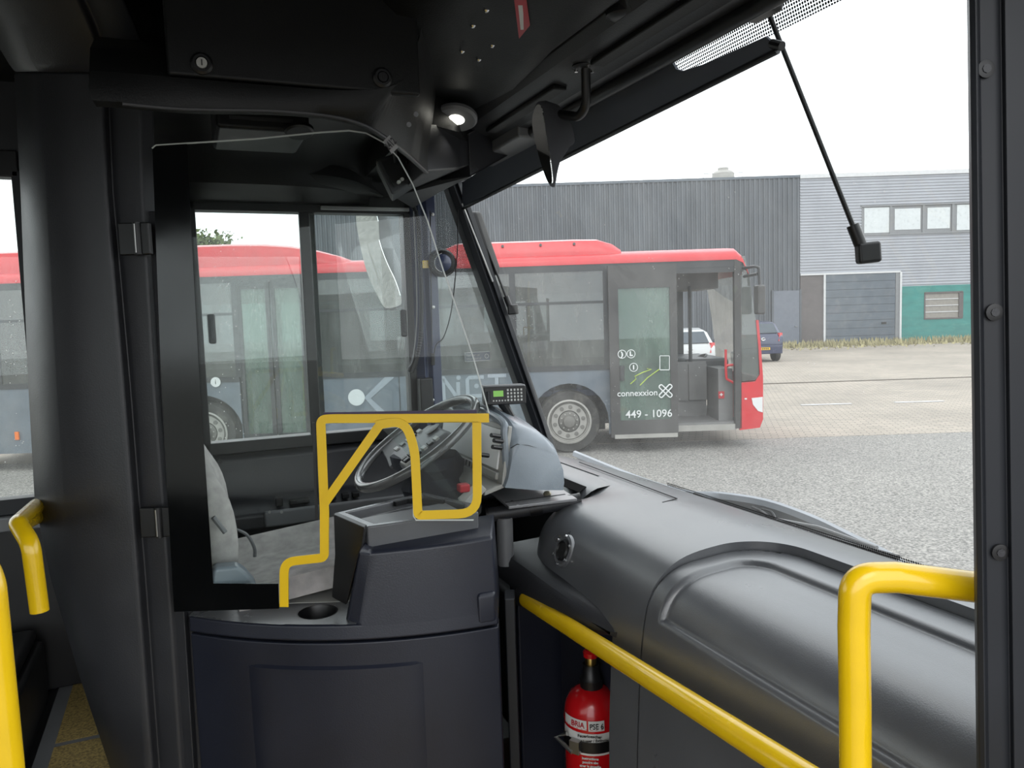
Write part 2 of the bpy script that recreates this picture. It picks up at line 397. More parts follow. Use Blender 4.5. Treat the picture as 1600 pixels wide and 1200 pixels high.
E_busred = mat('bus_red', (0.68, 0.022, 0.032), 0.35, var=0.06, coat=0.3)
E_busgrey = mat('bus_slate_blue', (0.14, 0.17, 0.205), 0.4, var=0.1, wear=(0.2, 0.2, 0.2), wscale=1.2, wamt=0.4)
E_busdark = mat('bus_window_frame', (0.035, 0.038, 0.042), 0.4, var=0.15)
E_busdoor = mat('bus_door_frame', (0.055, 0.053, 0.052), 0.45, var=0.15)
E_businner = mat('bus_interior_grey', (0.20, 0.20, 0.20), 0.7, var=0.1)
E_buscream = mat('bus_interior_cream', (0.50, 0.47, 0.40), 0.6, var=0.08)
E_seat = mat('bus_seat_fabric', (0.05, 0.065, 0.11), 0.9, var=0.25, scale=20)
E_tyre = mat('tyre', (0.035, 0.034, 0.032), 0.8, var=0.3, wear=(0.16, 0.15, 0.13), wscale=4, wamt=0.7)
E_rim = mat('steel_rim', (0.42, 0.41, 0.38), 0.5, metal=0.3, var=0.1)
E_hub = mat('dirty_hub', (0.17, 0.165, 0.15), 0.7, var=0.2)
E_logo = mat('pale_lettering', (0.36, 0.40, 0.45), 0.5, var=0.05)
E_logow = mat('white_lettering', (0.82, 0.84, 0.84), 0.5, var=0.03)
E_orange = mat('orange_marker', (0.85, 0.18, 0.01), 0.3, var=0.05, emit=(0.8, 0.2, 0.02), es=0.1)
E_carblue = mat('dark_blue_car_paint', (0.018, 0.028, 0.085), 0.25, var=0.05, coat=0.6)
E_carwhite = mat('white_car_paint', (0.62, 0.64, 0.65), 0.3, var=0.03, coat=0.5)
E_carglass = mat('car_glass', (0.06, 0.08, 0.10), 0.08, var=0.1)
E_plate = mat('yellow_number_plate', (0.80, 0.48, 0.01), 0.4, var=0.03)
E_lampred = mat('tail_lamp_red', (0.70, 0.03, 0.03), 0.2, var=0.05)
E_leaf = mat('tree_leaves', (0.17, 0.22, 0.08), 0.8, var=0.5, scale=4)
E_leaf2 = mat('dry_weeds', (0.42, 0.38, 0.21), 0.9, var=0.4, scale=3)
E_bark = mat('bark', (0.10, 0.08, 0.06), 0.9, var=0.3)
G_bus = glass('parked_bus_glass', (0.50, 0.54, 0.54), 2.2, 0.20, dcol=(0.50, 0.51, 0.48), streak=(2.5, 2.5, 0.5), dscale=3)  # dirt film, raised to stand in for pale reflections on the panes
G_busdoor = glass('parked_bus_door_glass', (0.60, 0.72, 0.67), 1.6, 0.30, dcol=(0.42, 0.54, 0.47), streak=(2, 2, 0.5), dscale=2)

# ground: asphalt in front, brick paving beyond
g = B(MC); g.bb((-70, -40, -0.3), (70, 12.3, 0)); struct(g.build('ground', E_asphalt, smooth=0), 'grey weathered asphalt of the bus yard')
g = B(MC); g.bb((-70, 12.3, -0.3), (70, 95, 0.004)); struct(g.build('pavement', E_pave, smooth=0), 'beige herringbone brick paving in front of the warehouses')
g = B(MC); g.bb((-40, 21.2, 0.0), (40, 21.42, 0.012)); tag(g.build('drain_channel', E_bark, smooth=0), 'long dark drain gutter running across the brick paving', 'gutter')
for (x0, x1, lab) in ((1252, 1330, 'faded white bay line on the paving below the taupe panel'), (1398, 1474, 'faded white bay line on the paving below the green wall')):
    a = PZ(x0, 633 - 0.028 * (x0 - 1250), 0.01); b_ = PZ(x1, 633 - 0.028 * (x1 - 1250), 0.01)
    g = B(); dr = (b_ - a); n_ = V((-dr.y, dr.x, 0)).normalized() * 0.06
    g.prism([a - n_, b_ - n_, b_ + n_, a + n_], (0, 0, 0.006)); tag(g.build('bay_marking', E_whitetrim, smooth=0), lab, 'road marking', 'bay markings')

# ---- warehouses
DB = 42.0
def bx(px, py, D=DB):                       # x, z on the facade plane
    p = CD(px, py, D); return p.x, p.z
xL = bx(478, 300)[0]; xM = bx(1250, 400)[0]; xR = 30.0
zt = bx(1250, 277)[1]
t = thing('black_warehouse', 'long black warehouse clad in upright corrugated sheet', 'building', C((xL + xM) / 2, DB, 0), -YAW)
g = B(MC); pitch = 0.26; k = 0; prof = []
x = xL
while x < xM - pitch:
    prof += [(x, 0), (x + 0.10, 0), (x + 0.13, -0.05), (x + 0.23, -0.05)]; x += pitch
prof.append((xM, 0))
g.loft([[V((p, DB + q, 0)) for p, q in prof], [V((p, DB + q, zt)) for p, q in prof]], closed=False, caps=False)
g.build('corrugated_cladding', E_blackclad, t, smooth=0, kind='stuff')
g = B(MC); g.bb((xL, DB + 0.02, 0), (xM, DB + 18, zt - 0.1)); g.build('hall_body', E_blackclad, t, smooth=0)
g = B(MC); g.bb((xL - 0.05, DB - 0.08, zt - 0.02), (xM, DB + 18, zt + 0.12)); g.build('roof_edge', E_roller, t, smooth=0)
a = bx(1208, 455); b_ = bx(1248, 538)
g = B(MC); g.bb((a[0], DB - 0.1, 0.05), (b_[0], DB - 0.04, a[1])); dd = g.build('side_door', E_greydoor, t, smooth=0)
for xx in (a[0] - 0.06, b_[0] + 0.06):
    g = B(MC); g.bb((xx - 0.05, DB - 0.12, 0.02), (xx + 0.05, DB - 0.03, a[1] + 0.05)); g.build('door_jamb', E_blackclad, dd, smooth=0)
g = B(MC); g.bb((b_[0] - 0.25, DB - 0.15, 1.05), (b_[0] - 0.12, DB - 0.1, 1.1)); g.build('door_handle', E_frame, dd, smooth=0)
cx = bx(1146, 270)[0]
t = thing('roof_cooling_unit', 'pale round cooling unit on the black warehouse roof', 'roof unit', C(cx, DB + 2, zt))
g = B(MC); g.lathe([(0.62, 0), (0.62, 0.55), (0.5, 0.68), (0.3, 0.74), (0.3, 0.88)], (cx, DB + 2, zt + 0.1), n=16); g.build('housing', E_rim, t)
g = B(MC); g.tube([(cx - 1.1, DB + 2, zt + 0.1), (cx - 1.1, DB + 2, zt + 0.7), (cx + 1.1, DB + 2, zt + 0.7), (cx + 1.1, DB + 2, zt + 0.1)], 0.02, 6); g.build('guard_rail', E_frame, t)

t = thing('silver_warehouse', 'silver corrugated office hall with green block wall and roller door', 'building', C(20, DB, 0), -YAW)
zs = bx(1250, 430)[1]; zs2 = bx(1460, 446)[1]; xg = bx(1405, 480)[0]
zt2 = bx(1500, 272)[1] + 0.15
wx0, wz1 = bx(1346, 323); wx1, wz0 = bx(1560, 360)
def cladstrip(x0, x1, z0, z1, nm):
    g = B(MC); pr = []; z = z0; P = 0.155
    while z < z1 - P:
        pr += [(0, z), (0, z + 0.06), (-0.045, z + 0.085), (-0.045, z + 0.13)]; z += P
    pr.append((0, z1))
    g.loft([[V((x0, DB + q, zz)) for q, zz in pr], [V((x1, DB + q, zz)) for q, zz in pr]], closed=False, caps=False)
    g.build(nm, E_silver, t, smooth=0, kind='stuff')
cladstrip(xM, xR, wz1, zt2, 'upper_cladding'); cladstrip(xM, wx0, zs2, wz1, 'side_cladding'); cladstrip(wx0, xR, zs2, wz0, 'lower_cladding')
g = B(MC); g.bb((xM, DB + 0.02, 0), (xR, DB + 18, zt2 - 0.1)); g.build('hall_body', E_silver, t, smooth=0)
g = B(MC); g.bb((xM - 0.02, DB - 0.12, zt2 - 0.12), (xR, DB + 18, zt2 + 0.1)); g.build('roof_edge', E_whitetrim, t, smooth=0)
xa, xb = bx(1288, 480)[0], bx(1398, 480)[0]
g = B(MC); g.bb((xM, DB - 0.06, 0), (xa - 0.06, DB + 0.02, zs)); g.build('taupe_panel', E_brown, t, smooth=0)
for xx in (xa - 0.03, xg + 0.02):
    g = B(MC); g.bb((xx - 0.05, DB - 0.14, 0), (xx + 0.05, DB, zs if xx < xb else zs)); g.build('white_corner_trim', E_whitetrim, t, smooth=0)
g = B(MC); g.bb((xb, DB - 0.09, 0), (xg - 0.03, DB, zs)); g.build('door_jamb', E_frame, t, smooth=0)
g = B(MC); g.bb((xa + 0.02, DB - 0.05, 0), (xb, DB, zs)); rd = g.build('roller_door', E_roller, t, smooth=0)
g = B(MC); g.bb((xM, DB - 0.12, zs - 0.03), (xg, DB, zs + 0.06)); g.build('white_lintel_trim', E_whitetrim, t, smooth=0)
nS = 9
for i in range(nS):
    h = (zs - 0.05) / nS
    g = B(MC); g.bb((xa + 0.04, DB - 0.085, 0.03 + i * h + 0.012), (xb - 0.02, DB - 0.05, 0.03 + (i + 1) * h - 0.012)); g.build('slat', E_roller, rd, smooth=0)
g = B(MC); g.bb((xb - 0.75, DB - 0.12, 1.05), (xb - 0.5, DB - 0.08, 1.15)); g.build('handle', E_tyre, rd, smooth=0)
# green wall with its window
vx0, vz1 = bx(1444, 458); vx1, vz0 = bx(1502, 496)
g = B(MC)
g.bb((xg + 0.05, DB - 0.06, 0), (vx0, DB, zs2)); g.bb((vx1, DB - 0.06, 0), (xR, DB, zs2)); g.bb((vx0, DB - 0.06, 0), (vx1, DB, vz0)); g.bb((vx0, DB - 0.06, vz1), (vx1, DB, zs2))
g.build('green_wall', E_green, t, smooth=0)
g = B(MC); g.bb((vx0, DB - 0.02, vz0), (vx1, DB + 0.01, vz1)); w = g.build('low_window', E_slatglass, t, smooth=0)
for i in range(3):
    zz = vz0 + (vz1 - vz0) * (i + 1) / 4
    g = B(MC); g.bb((vx0 + 0.04, DB - 0.05, zz - 0.02), (vx1 - 0.2, DB - 0.02, zz + 0.02)); g.build('glazing_bar', E_whitetrim, w, smooth=0)
for q in ((vx0 - 0.03, vx1 + 0.03, vz1 - 0.04, vz1 + 0.05), (vx0 - 0.03, vx1 + 0.03, vz0 - 0.05, vz0 + 0.03), (vx0 - 0.03, vx0 + 0.04, vz0, vz1), (vx1 - 0.18, vx1 + 0.05, vz0, vz1)):
    g = B(MC); g.bb((q[0], DB - 0.08, q[2]), (q[1], DB - 0.03, q[3])); g.build('frame_bar', E_brown, w, smooth=0)
# row of upper windows
edges = [1347, 1391, 1442, 1488, 1532, 1576]
g = B(MC); g.bb((wx0, DB - 0.03, wz0), (wx1, DB + 0.01, wz1)); wf = g.build('window_band', E_frame, t, smooth=0)
for i in range(len(edges) - 1):
    a0 = bx(edges[i], 340)[0]; a1 = bx(edges[i + 1], 340)[0]
    ins = 0.1 if i % 2 == 0 and i == 0 else 0.22
    g = B(MC); g.bb((a0 + ins, DB - 0.05, wz0 + (0.08 if i in (0, 3) else 0.2)), (a1 - ins * 0.7, DB - 0.03, wz1 - (0.08 if i in (0, 3) else 0.18))); g.build('pane', E_blind, wf, smooth=0)
    g = B(MC); g.bb((a1 - 0.06, DB - 0.09, wz0), (a1 + 0.06, DB - 0.03, wz1)); g.build('mullion', E_frame, wf, smooth=0)
for zz in (wz0 - 0.03, wz1):
    g = B(MC); g.bb((wx0 - 0.05, DB - 0.1, zz - 0.03), (wx1, DB - 0.02, zz + 0.05)); g.build('frame_bar', E_frame, wf, smooth=0)

# weeds along the foot of the wall
random.seed(3)
g = B(MC)
for i in range(2600):
    x = random.uniform(bx(1195, 540)[0], xR); y = DB - 0.15 - abs(random.gauss(0, 1.5)); h = random.uniform(0.08, 0.42) * (1.0 if y > DB - 2.5 else 0.4); w_ = random.uniform(0.03, 0.09); a = random.uniform(0, 3.14); lx, ly = random.uniform(-0.12, 0.12), random.uniform(-0.1, 0.1)
    dx, dy = math.cos(a) * w_, math.sin(a) * w_
    g.add([(x - dx, y - dy, 0), (x + dx, y + dy, 0), (x + lx, y + ly, h)], [(0, 1, 2)])
o = g.build('weed_strip', E_leaf2, smooth=0, kind='stuff'); tag(o, 'dry yellowish weeds growing along the foot of the warehouses', 'weeds')

# tree behind the parked bus
def tree(px, py, D, hw, lab):
    base = PD(px, py, D); top = base.z + hw * 0.6
    t = thing('tree', lab, 'tree', (base.x, base.y, 0))
    g = B(); g.tube([(base.x, base.y, 0), (base.x + 0.1, base.y, top * 0.5), (base.x - 0.1, base.y, top * 0.85)], [0.22, 0.17, 0.06], 10); g.build('trunk', E_bark, t)
    g = B(); random.seed(int(px))
    cl = [(random.gauss(0, hw * 0.5), random.gauss(0, hw * 0.5), random.uniform(-hw * 1.5, hw * 0.5)) for _ in range(26)]
    for _ in range(2600):
        c = random.choice(cl); p = base + V(c) + V((random.gauss(0, .28), random.gauss(0, .28), random.gauss(0, .25)))
        s_ = random.uniform(0.06, 0.13); n = V((random.gauss(0, 1), random.gauss(0, 1), random.gauss(0, 1))).normalized(); a = n.orthogonal().normalized() * s_; b_ = n.cross(a) * 0.6
        g.add([p - a, p + b_, p + a, p - b_], [(0, 1, 2, 3)])
    g.build('crown', E_leaf, t, smooth=0, kind='stuff')
tree(326, 384, 34, .62, 'green tree crown peeping over the parked bus roof')

# ---- parked cars seen from behind (local: x right, y away, z up)
def car(name, label, px, D, paint, w, h, plate):
    p = PD(px, 500, D)
    t = thing(name, label, 'car', (p.x, p.y, 0), -YAW + R(4))
    M = WM[t.name]; hw = w / 2
    sec = []                                             # cross sections from the tail to the nose
    for (y, wb, wr, zb, zbelt, zr) in ((0.0, .90, .72, .32, .58, .63), (0.06, .96, .76, .22, .62, .68), (0.34, 1.0, .74, .2, .66, .96), (0.8, 1.0, .76, .2, .66, 1.0), (1.7, 1.0, .76, .2, .65, .99), (2.5, 1.0, .72, .2, .63, .90), (3.0, 1.0, .78, .2, .60, .68), (3.6, .93, .7, .24, .5, .55)):
        r_ = []
        for (fx, fz) in ((-wb * .9, zb), (-wb, zb + .12), (-wb, zbelt * .8), (-wb * .98, zbelt), (-wr, zr - .05), (-wr * .8, zr), (wr * .8, zr), (wr, zr - .05), (wb * .98, zbelt), (wb, zbelt * .8), (wb, zb + .12), (wb * .9, zb)):
            r_.append(V((fx * hw, y, fz * h)))
        sec.append(r_)
    g = B(M); g.loft(sec); body = g.build('body', paint, t, smooth=50, bevel=0.02)
    g = B(M); g.prism([(-hw * .70, 0.07, .69 * h), (hw * .70, 0.07, .69 * h), (hw * .60, .30, .91 * h), (-hw * .60, .30, .91 * h)], (0, -0.035, 0.03)); g.build('rear_window', E_carglass, t, smooth=0)
    for s in (-1, 1):
        g = B(M); g.loft([[V((s * hw * .72, -0.03, .50 * h)), V((s * hw * .94, .1, .50 * h)), V((s * hw * .98, .14, .70 * h)), V((s * hw * .80, .05, .70 * h))], [V((s * hw * .70, .1, .50 * h)), V((s * hw * .9, .2, .50 * h)), V((s * hw * .9, .24, .70 * h)), V((s * hw * .72, .14, .70 * h))]]); g.build('tail_lamp', E_lampred, t, smooth=30)
        for y in (.62, 2.9):
            g = B(M); g.lathe([(0.2, -.1), (.3, -.1), (.31, -.05), (.31, .05), (.3, .1), (.2, .1)], (s * (hw - .1), y, .31), (1, 0, 0), 20); wh = g.build('tyre', E_tyre, t)
            g = B(M); g.lathe([(.02, .02), (.2, .02), (.21, -.02)], (s * (hw - .03), y, .31), (s, 0, 0), 16); g.build('wheel_rim', E_rim, wh)
    g = B(M); g.bb((-hw * .9, -.05, .20 * h), (hw * .9, .12, .40 * h)); g.build('bumper', paint, t, bevel=.03)
    g = B(M); g.bb((-hw * .3, -.075, .30 * h), (hw * .3, -.045, .36 * h)); pl = g.build('number_plate', E_plate if plate else E_whitetrim, t, smooth=0)
    g = B(M); 
    for i in range(6): g.bb((-hw * .25 + i * hw * .085, -.079, .315 * h), (-hw * .25 + i * hw * .085 + hw * .05, -.074, .345 * h))
    g.build('plate_characters', M_ink, pl, smooth=0, kind='stuff')
    em = [V((math.cos(a) * .075, -.035, .56 * h + math.sin(a) * .05)) for a in [k * math.pi / 8 for k in range(16)]]
    g = B(M); g.tube(em, .011, 6, closed=True); g.tube([V((math.cos(a) * .03, -.035, .56 * h + math.sin(a) * .045)) for a in [k * math.pi / 6 for k in range(12)]], .008, 6, closed=True); g.build('badge', M_chrome, t)
    return t
car('hatchback_car', 'dark blue hatchback with yellow number plate beside the grey side door', 1192, 30, E_carblue, 1.72, 1.62, True)
car('hatchback_car', 'white hatchback seen through the parked bus doorway', 1078, 24, E_carwhite, 1.75, 1.55, True)

# ---- the long parked bus
D0 = 11.55
BW = 2.5
def s2(px, py, D=D0):
    p = CD(px, py, D); return p.x, p.z
bus = thing('city_bus', 'long parked city bus with red roof and slate blue skirt', 'bus', C(-2.4, D0 + BW / 2, 0), -YAW)
xf = s2(1192, 600)[0]; xbk = -8.75
z_sk = .28; z_belt = 1.32; z_hd = 2.84; z_rf = 2.98
xd0, xd1 = s2(1058, 540)[0], s2(1150, 540)[0]          # front doorway
md0, md1 = s2(372, 560)[0], s2(482, 560)[0]            # middle doorway
wf_x, wr_x = s2(890, 662)[0], s2(318, 662)[0]
WR = .48
def arch(xc, r, z0, n=14):
    return [V((xc - r * math.cos(math.pi * k / n), 0, max(z0, .47 + r * 1.0 * math.sin(math.pi * k / n)))) for k in range(n + 1)]
def skirt(x0, x1, arches, y0=D0, name='skirt_panel', m=None):
    pts = [V((x0, 0, z_sk))]
    for xc in arches: pts += [V((xc - .6, 0, z_sk))] + arch(xc, .6, z_sk) + [V((xc + .6, 0, z_sk))]
    pts += [V((x1, 0, z_sk)), V((x1, 0, z_belt)), V((x0, 0, z_belt))]
    g = B(MC); g.prism([p + V((0, y0, 0)) for p in pts], (0, .04, 0)); return g.build(name, m or E_busgrey, bus, smooth=0)
sk = skirt(md1, xd0, [wf_x]); sk2 = skirt(xbk, md0, [wr_x, -8.0][:1])
skirt(xbk, xf - .35, [], D0 + BW - .04, 'far_skirt_panel')
for xx in (-6.9, -5.6, -1.7, -.2):
    g = B(MC); g.bb((xx - .008, D0 - .004, z_sk + .02), (xx + .008, D0, z_belt - .05)); g.build('panel_seam', E_busdark, sk, smooth=0)
g = B(MC); g.bb((md1, D0 - .012, z_belt - .06), (xd0, D0 - .002, z_belt + .02)); g.build('belt_strip', E_busdark, bus, smooth=0)
g = B(MC); g.bb((xbk, D0 - .012, z_belt - .06), (md0, D0 - .002, z_belt + .02)); g.build('belt_strip', E_busdark, bus, smooth=0)
# roof with rounded edge
prof = [(-.015, z_hd), (-.015, z_hd + .06), (.02, z_hd + .12), (.12, z_hd + .17), (.5, z_hd + .21), (BW / 2, z_hd + .23), (BW - .5, z_hd + .21), (BW - .12, z_hd + .17), (BW - .02, z_hd + .12), (BW + .015, z_hd + .06), (BW + .015, z_hd)]
zf = {0: 0}
def roofring(x, dz=0, squeeze=0): return [V((x, D0 + y, z - dz)) for y, z in prof]
xr = s2(1150, 390)[0]
g = B(MC); g.loft([roofring(xbk), roofring(xr), [V((xr + .10, D0 + y, z_hd - .05 + (z - z_hd) * .75)) for y, z in prof], [V((xr + .18, D0 + y, z_hd - .22 + (z - z_hd) * .3)) for y, z in prof]], closed=True, caps=True)
g.build('roof', E_busred, bus, smooth=40)
def pod(pa, pb, ph, nm, holes, tail=((.7, 1), (.35, .97), (.12, .72), (0, .4))):
    xa_, xb_ = s2(pa, 390)[0], s2(pb, 390)[0]; zt_ = z_rf + ph; z0_ = z_hd + .10
    sec = []
    for (x, k) in ((xa_, .35), (xa_ + .06, .75), (xa_ + .22, .97), (xa_ + .4, 1)) + tuple((xb_ - q_, k_) for q_, k_ in tail):
        sec.append([V((x, D0 + y, z0_ + (zt_ - z0_) * k * zz)) for y, zz in ((.07, 0), (.075, .3), (.10, .55), (.16, .9), (.3, 1), (BW - .3, 1), (BW - .16, .9), (BW - .075, .3), (BW - .07, 0))])
    g = B(MC); g.loft(sec); p_ = g.build(nm, E_busred, bus, smooth=40)
    for hx in holes:
        q = s2(hx, 380)[0]; g = B(MC); g.lathe([(.02, 0), (.02, .02)], (q, D0 + .12, z0_ + (zt_ - z0_) * .72), (0, -1, .3), 8); g.build('bolt', E_busdark, p_)
pod(688, 972, .26, 'roof_pod', (785, 845, 898)); pod(-98, 552, .36, 'roof_pod', (), ((1.9, 1), (1.4, .96), (1.0, .86), (.6, .66), (.25, .40), (0, .12)))
# header strip and window panes
def span(x0, x1, name='header_strip'):
    g = B(MC); g.bb((x0, D0 - .005, z_hd - .1), (x1, D0 + .03, z_hd + .02)); g.build(name, E_busdark, bus, smooth=0)
span(xbk, xr + .05)
posts = [xbk + .05, s2(-10, 500)[0], s2(128, 500)[0], s2(250, 500)[0], md0, md1, s2(645, 500)[0], s2(802, 500)[0], s2(948, 500)[0]]
for i, xx in enumerate(posts):
    g = B(MC); g.bb((xx - .045, D0 - .008, z_belt), (xx + .045, D0 + .05, z_hd)); g.build('window_post', E_busdark, bus, smooth=0)
for i in range(len(posts) - 1):
    if i == 4: continue
    g = B(MC); g.bb((posts[i] + .045, D0 + .004, z_belt), (posts[i + 1] - .045, D0 + .012, z_hd - .1)); pn = g.build('pane', G_bus, bus, smooth=0)
    g = B(MC); g.bb((posts[i] + .045, D0 - .004, z_hd - .58), (posts[i + 1] - .045, D0 + .02, z_hd - .54)); g.build('vent_bar', E_busdark, pn, smooth=0)
g = B(MC); g.bb((posts[-1], D0 + .004, z_belt), (xd0, D0 + .012, z_hd - .1)); g.build('pane', G_bus, bus, smooth=0)
for i, xx in enumerate([xbk + .05, -7.2, -5.7, -4.2, -2.7, -1.2, .3, 1.8, 3.1]):
    g = B(MC); g.bb((xx - .05, D0 + BW - .05, z_belt), (xx + .05, D0 + BW, z_hd)); g.build('far_window_post', E_busdark, bus, smooth=0)
g = B(MC); g.bb((xbk, D0 + BW - .05, z_hd - .35), (3.2, D0 + BW, z_hd)); g.build('far_header', E_businner, bus, smooth=0)
g = B(MC); g.bb((xbk, D0 + BW - .03, z_belt), (3.1, D0 + BW - .02, z_hd - .35)); g.build('far_pane', G_bus, bus, smooth=0)
g = B(MC); g.bb((xbk, D0 + .6, .36), (xf - .3, D0 + BW - .05, .40)); g.bb((xd0, D0 + .05, .36), (xf - .3, D0 + .6, .40)); g.build('bus_floor', E_businner, bus, smooth=0)
g = B(MC); g.bb((xbk, D0 + .05, z_sk), (xbk + .06, D0 + BW - .05, z_hd)); g.build('rear_end', E_busred, bus, smooth=0)
# middle doorway: two closed leaves
mid = (md0 + md1) / 2
for (a0, a1) in ((md0 + .03, mid - .01), (mid + .01, md1 - .03)):
    g = B(MC)
    for q in ((a0, a0 + .06, .34, z_hd - .1), (a1 - .06, a1, .34, z_hd - .1), (a0, a1, .34, .46), (a0, a1, z_hd - .2, z_hd - .1)): g.bb((q[0], D0 + .0, q[2]), (q[1], D0 + .05, q[3]))
    lf = g.build('door_leaf', E_busdark, bus, smooth=0)
    g = B(MC); g.bb((a0 + .06, D0 + .02, .46), (a1 - .06, D0 + .03, z_hd - .2)); g.build('pane', G_busdoor, lf, smooth=0)
q = PD(337, 597, D0 - .02); g = B(); g.lathe([(.001, 0), (.075, 0), (.075, .006)], q, -DEPTH0, 20); rs = g.build('wheelchair_sticker', E_logow, bus); lettering('i', .11, frame(q - DEPTH0 * .008, RIGHT0, -DEPTH0), M_ink, rs)
# front doorway: open leaf folded out along the side, cab inside
zb0, zb1 = s2(1000, 680)[1], s2(1000, 413)[1]
lx0, lx1 = s2(953, 540)[0] * 1.0, s2(1058, 540)[0]
DL = D0 - .14
lx0, lx1 = CD(952, 540, DL).x, CD(1058, 540, DL).x; zb0, zb1 = CD(1000, 682, DL).z, CD(1000, 414, DL).z
gx0, gx1 = CD(967, 540, DL).x, CD(1047, 540, DL).x; gz0, gz1 = CD(1000, 656, DL).z, CD(1000, 450, DL).z
g = B(MC)
for q in ((lx0, gx0, zb0, zb1), (gx1, lx1, zb0, zb1), (gx0, gx1, zb0, gz0), (gx0, gx1, gz1, zb1)): g.bb((q[0], DL - .02, q[2]), (q[1], DL + .03, q[3]))
leaf = g.build('open_door_leaf', E_busdoor, bus, smooth=0)
g = B(MC); g.bb((gx0, DL, gz0), (gx1, DL + .008, gz1)); g.build('pane', G_busdoor, leaf, smooth=0)
g = B(MC); g.bb((gx0 - .09, DL - .03, zb0 - .02), (gx1 + .09, DL + .02, zb0 + .04)); g.build('bottom_seal', E_rim, leaf, smooth=0)
def onleaf(px, py): return PD(px, py, DL - .026)
RD = PD(1050, 600, DL) - PD(950, 603.2, DL)
lettering('connexxion', .128, frame(onleaf(996, 614.5), RD, -DEPTH0), E_logow, leaf, bold=.0012)
lettering('449 - 1096', .16, frame(onleaf(1014, 647), RD, -DEPTH0), E_logow, leaf, bold=.001)
for s_ in (-1, 1):
    c_ = onleaf(1040, 611); dv = (RIGHT0 * 1 + V((0, 0, s_ * 1.0))).normalized()
    g = B(); pts = [c_ - dv * .12 + dv.cross(DEPTH0) * .028, c_ + dv * .12 + dv.cross(DEPTH0) * .028, c_ + dv * .12 - dv.cross(DEPTH0) * .028, c_ - dv * .12 - dv.cross(DEPTH0) * .028]
    g.tube(fillet(pts + [], .025, 4, True), .010, 6, closed=True); g.build('cross_logo', E_logow, leaf)
for (px, py, tx) in ((972, 553.5, ')'), (986, 553, 'L'), (990, 574, 'i')):
    c_ = onleaf(px, py); g = B(); g.tube([c_ + (RIGHT0 * math.cos(a) + V((0, 0, math.sin(a)))) * .06 for a in [k * math.pi / 10 for k in range(20)]], .006, 5, closed=True); pg = g.build('pictogram', E_logow, leaf); lettering(tx, .09, frame(c_, RIGHT0, -DEPTH0), E_logow, pg, bold=.006)
g = B(); g.tube([onleaf(985, 600), onleaf(994, 592), onleaf(992, 588), onleaf(1004, 582), onleaf(1018, 577), onleaf(1011, 576)], .008, 5); g.tube([onleaf(1000, 602), onleaf(1012, 590), onleaf(1030, 577)], .008, 5); g.build('green_swoosh', mat('lime_print', (.45, .6, .05), .5), leaf)
g = B(); g.tube(fillet([onleaf(1031, 556), onleaf(1046, 556), onleaf(1046, 578), onleaf(1031, 578)], .01, 3, True), .006, 4, closed=True); g.build('notice_sticker', E_logow, leaf)
c_ = onleaf(972, 583); g = B(); g.tube([c_ + V((0, 0, .11)), c_ - V((0, 0, .11))], .035, 10); g.build('door_recess_grip', E_busdark, leaf)
# doorway surround
g = B(MC); g.bb((xd0, D0, z_hd - .18), (xd1 + .12, D0 + .06, z_hd)); g.build('doorway_header', E_busdark, bus, smooth=0)
xp = s2(1158, 540)[0]
g = B(MC); g.bb((xd1 - .02, D0 - .01, .30), (xp, D0 + .08, z_hd)); g.build('doorway_post', E_busdoor, bus, smooth=0)
g = B(MC); g.bb((xd0, D0, .28), (xd1, D0 + .5, .37)); g.build('door_sill', E_rim, bus, smooth=0)
# red front end
zr0 = s2(1170, 596)[1]
fp = [s2(1156, 672), s2(1186, 667), s2(1191.5, 650), s2(1192, 600), s2(1186, 520), s2(1178, 596), s2(1156, 598)]
fp = [s2(1156, 672), s2(1187, 668), s2(1192, 655), s2(1192, 590), s2(1189, 545), s2(1185, 500), s2(1181, 500), s2(1185, 545), s2(1187, 585), s2(1180, 596), s2(1158, 598)]
g = B(MC); g.prism([V((x, D0 - .01, z)) for x, z in fp], (0, .06, 0)); fe = g.build('front_end', E_busred, bus, smooth=0)
fq = [s2(1187, 668), s2(1192, 655), s2(1192, 590)]
g = B(MC); g.loft([[V((x - .06, y, z)) for x, z in fq] + [V((x, y, z)) for x, z in fq[::-1]] for y in (D0 + .05, D0 + BW)]); g.build('front_apron', E_busred, bus, smooth=0)
fw = [s2(1159, 400), s2(1164, 400), s2(1172, 440), s2(1181, 500), s2(1185, 545), s2(1186, 585), s2(1180, 594), s2(1159, 596)]
g = B(MC); g.prism([V((x, D0 + .0, z)) for x, z in fw], (0, .02, 0)); g.build('front_quarter_pane', G_bus, bus, smooth=0)
ws = [s2(1163, 400), s2(1172, 440), s2(1181, 500), s2(1186, 545), s2(1188, 590)]
g = B(MC); g.loft([[V((x - .01, D0 + .02, z)) for x, z in ws], [V((x + .02, D0 + .4, z)) for x, z in ws], [V((x + .04, D0 + BW / 2, z)) for x, z in ws], [V((x + .02, D0 + BW - .4, z)) for x, z in ws], [V((x - .01, D0 + BW - .02, z)) for x, z in ws]], closed=False, caps=False); g.build('front_windscreen', G_bus, bus)
hl = [s2(1174, 622), s2(1191, 620), s2(1191, 644), s2(1184, 642), s2(1176, 632)]
g = B(MC); g.prism([V((x, D0 - .02, z)) for x, z in hl], (0, .12, 0)); g.build('headlamp', E_logow, bus, smooth=0)
for pq in ((1163, 622, 1166.5, 624), ):
    a_, b2 = s2(pq[0], pq[1]), s2(pq[2], pq[3]); g = B(MC); g.bb((a_[0], D0 - .02, b2[1]), (b2[0], D0 - .01, a_[1])); g.build('side_marker', E_logow, bus, smooth=0)
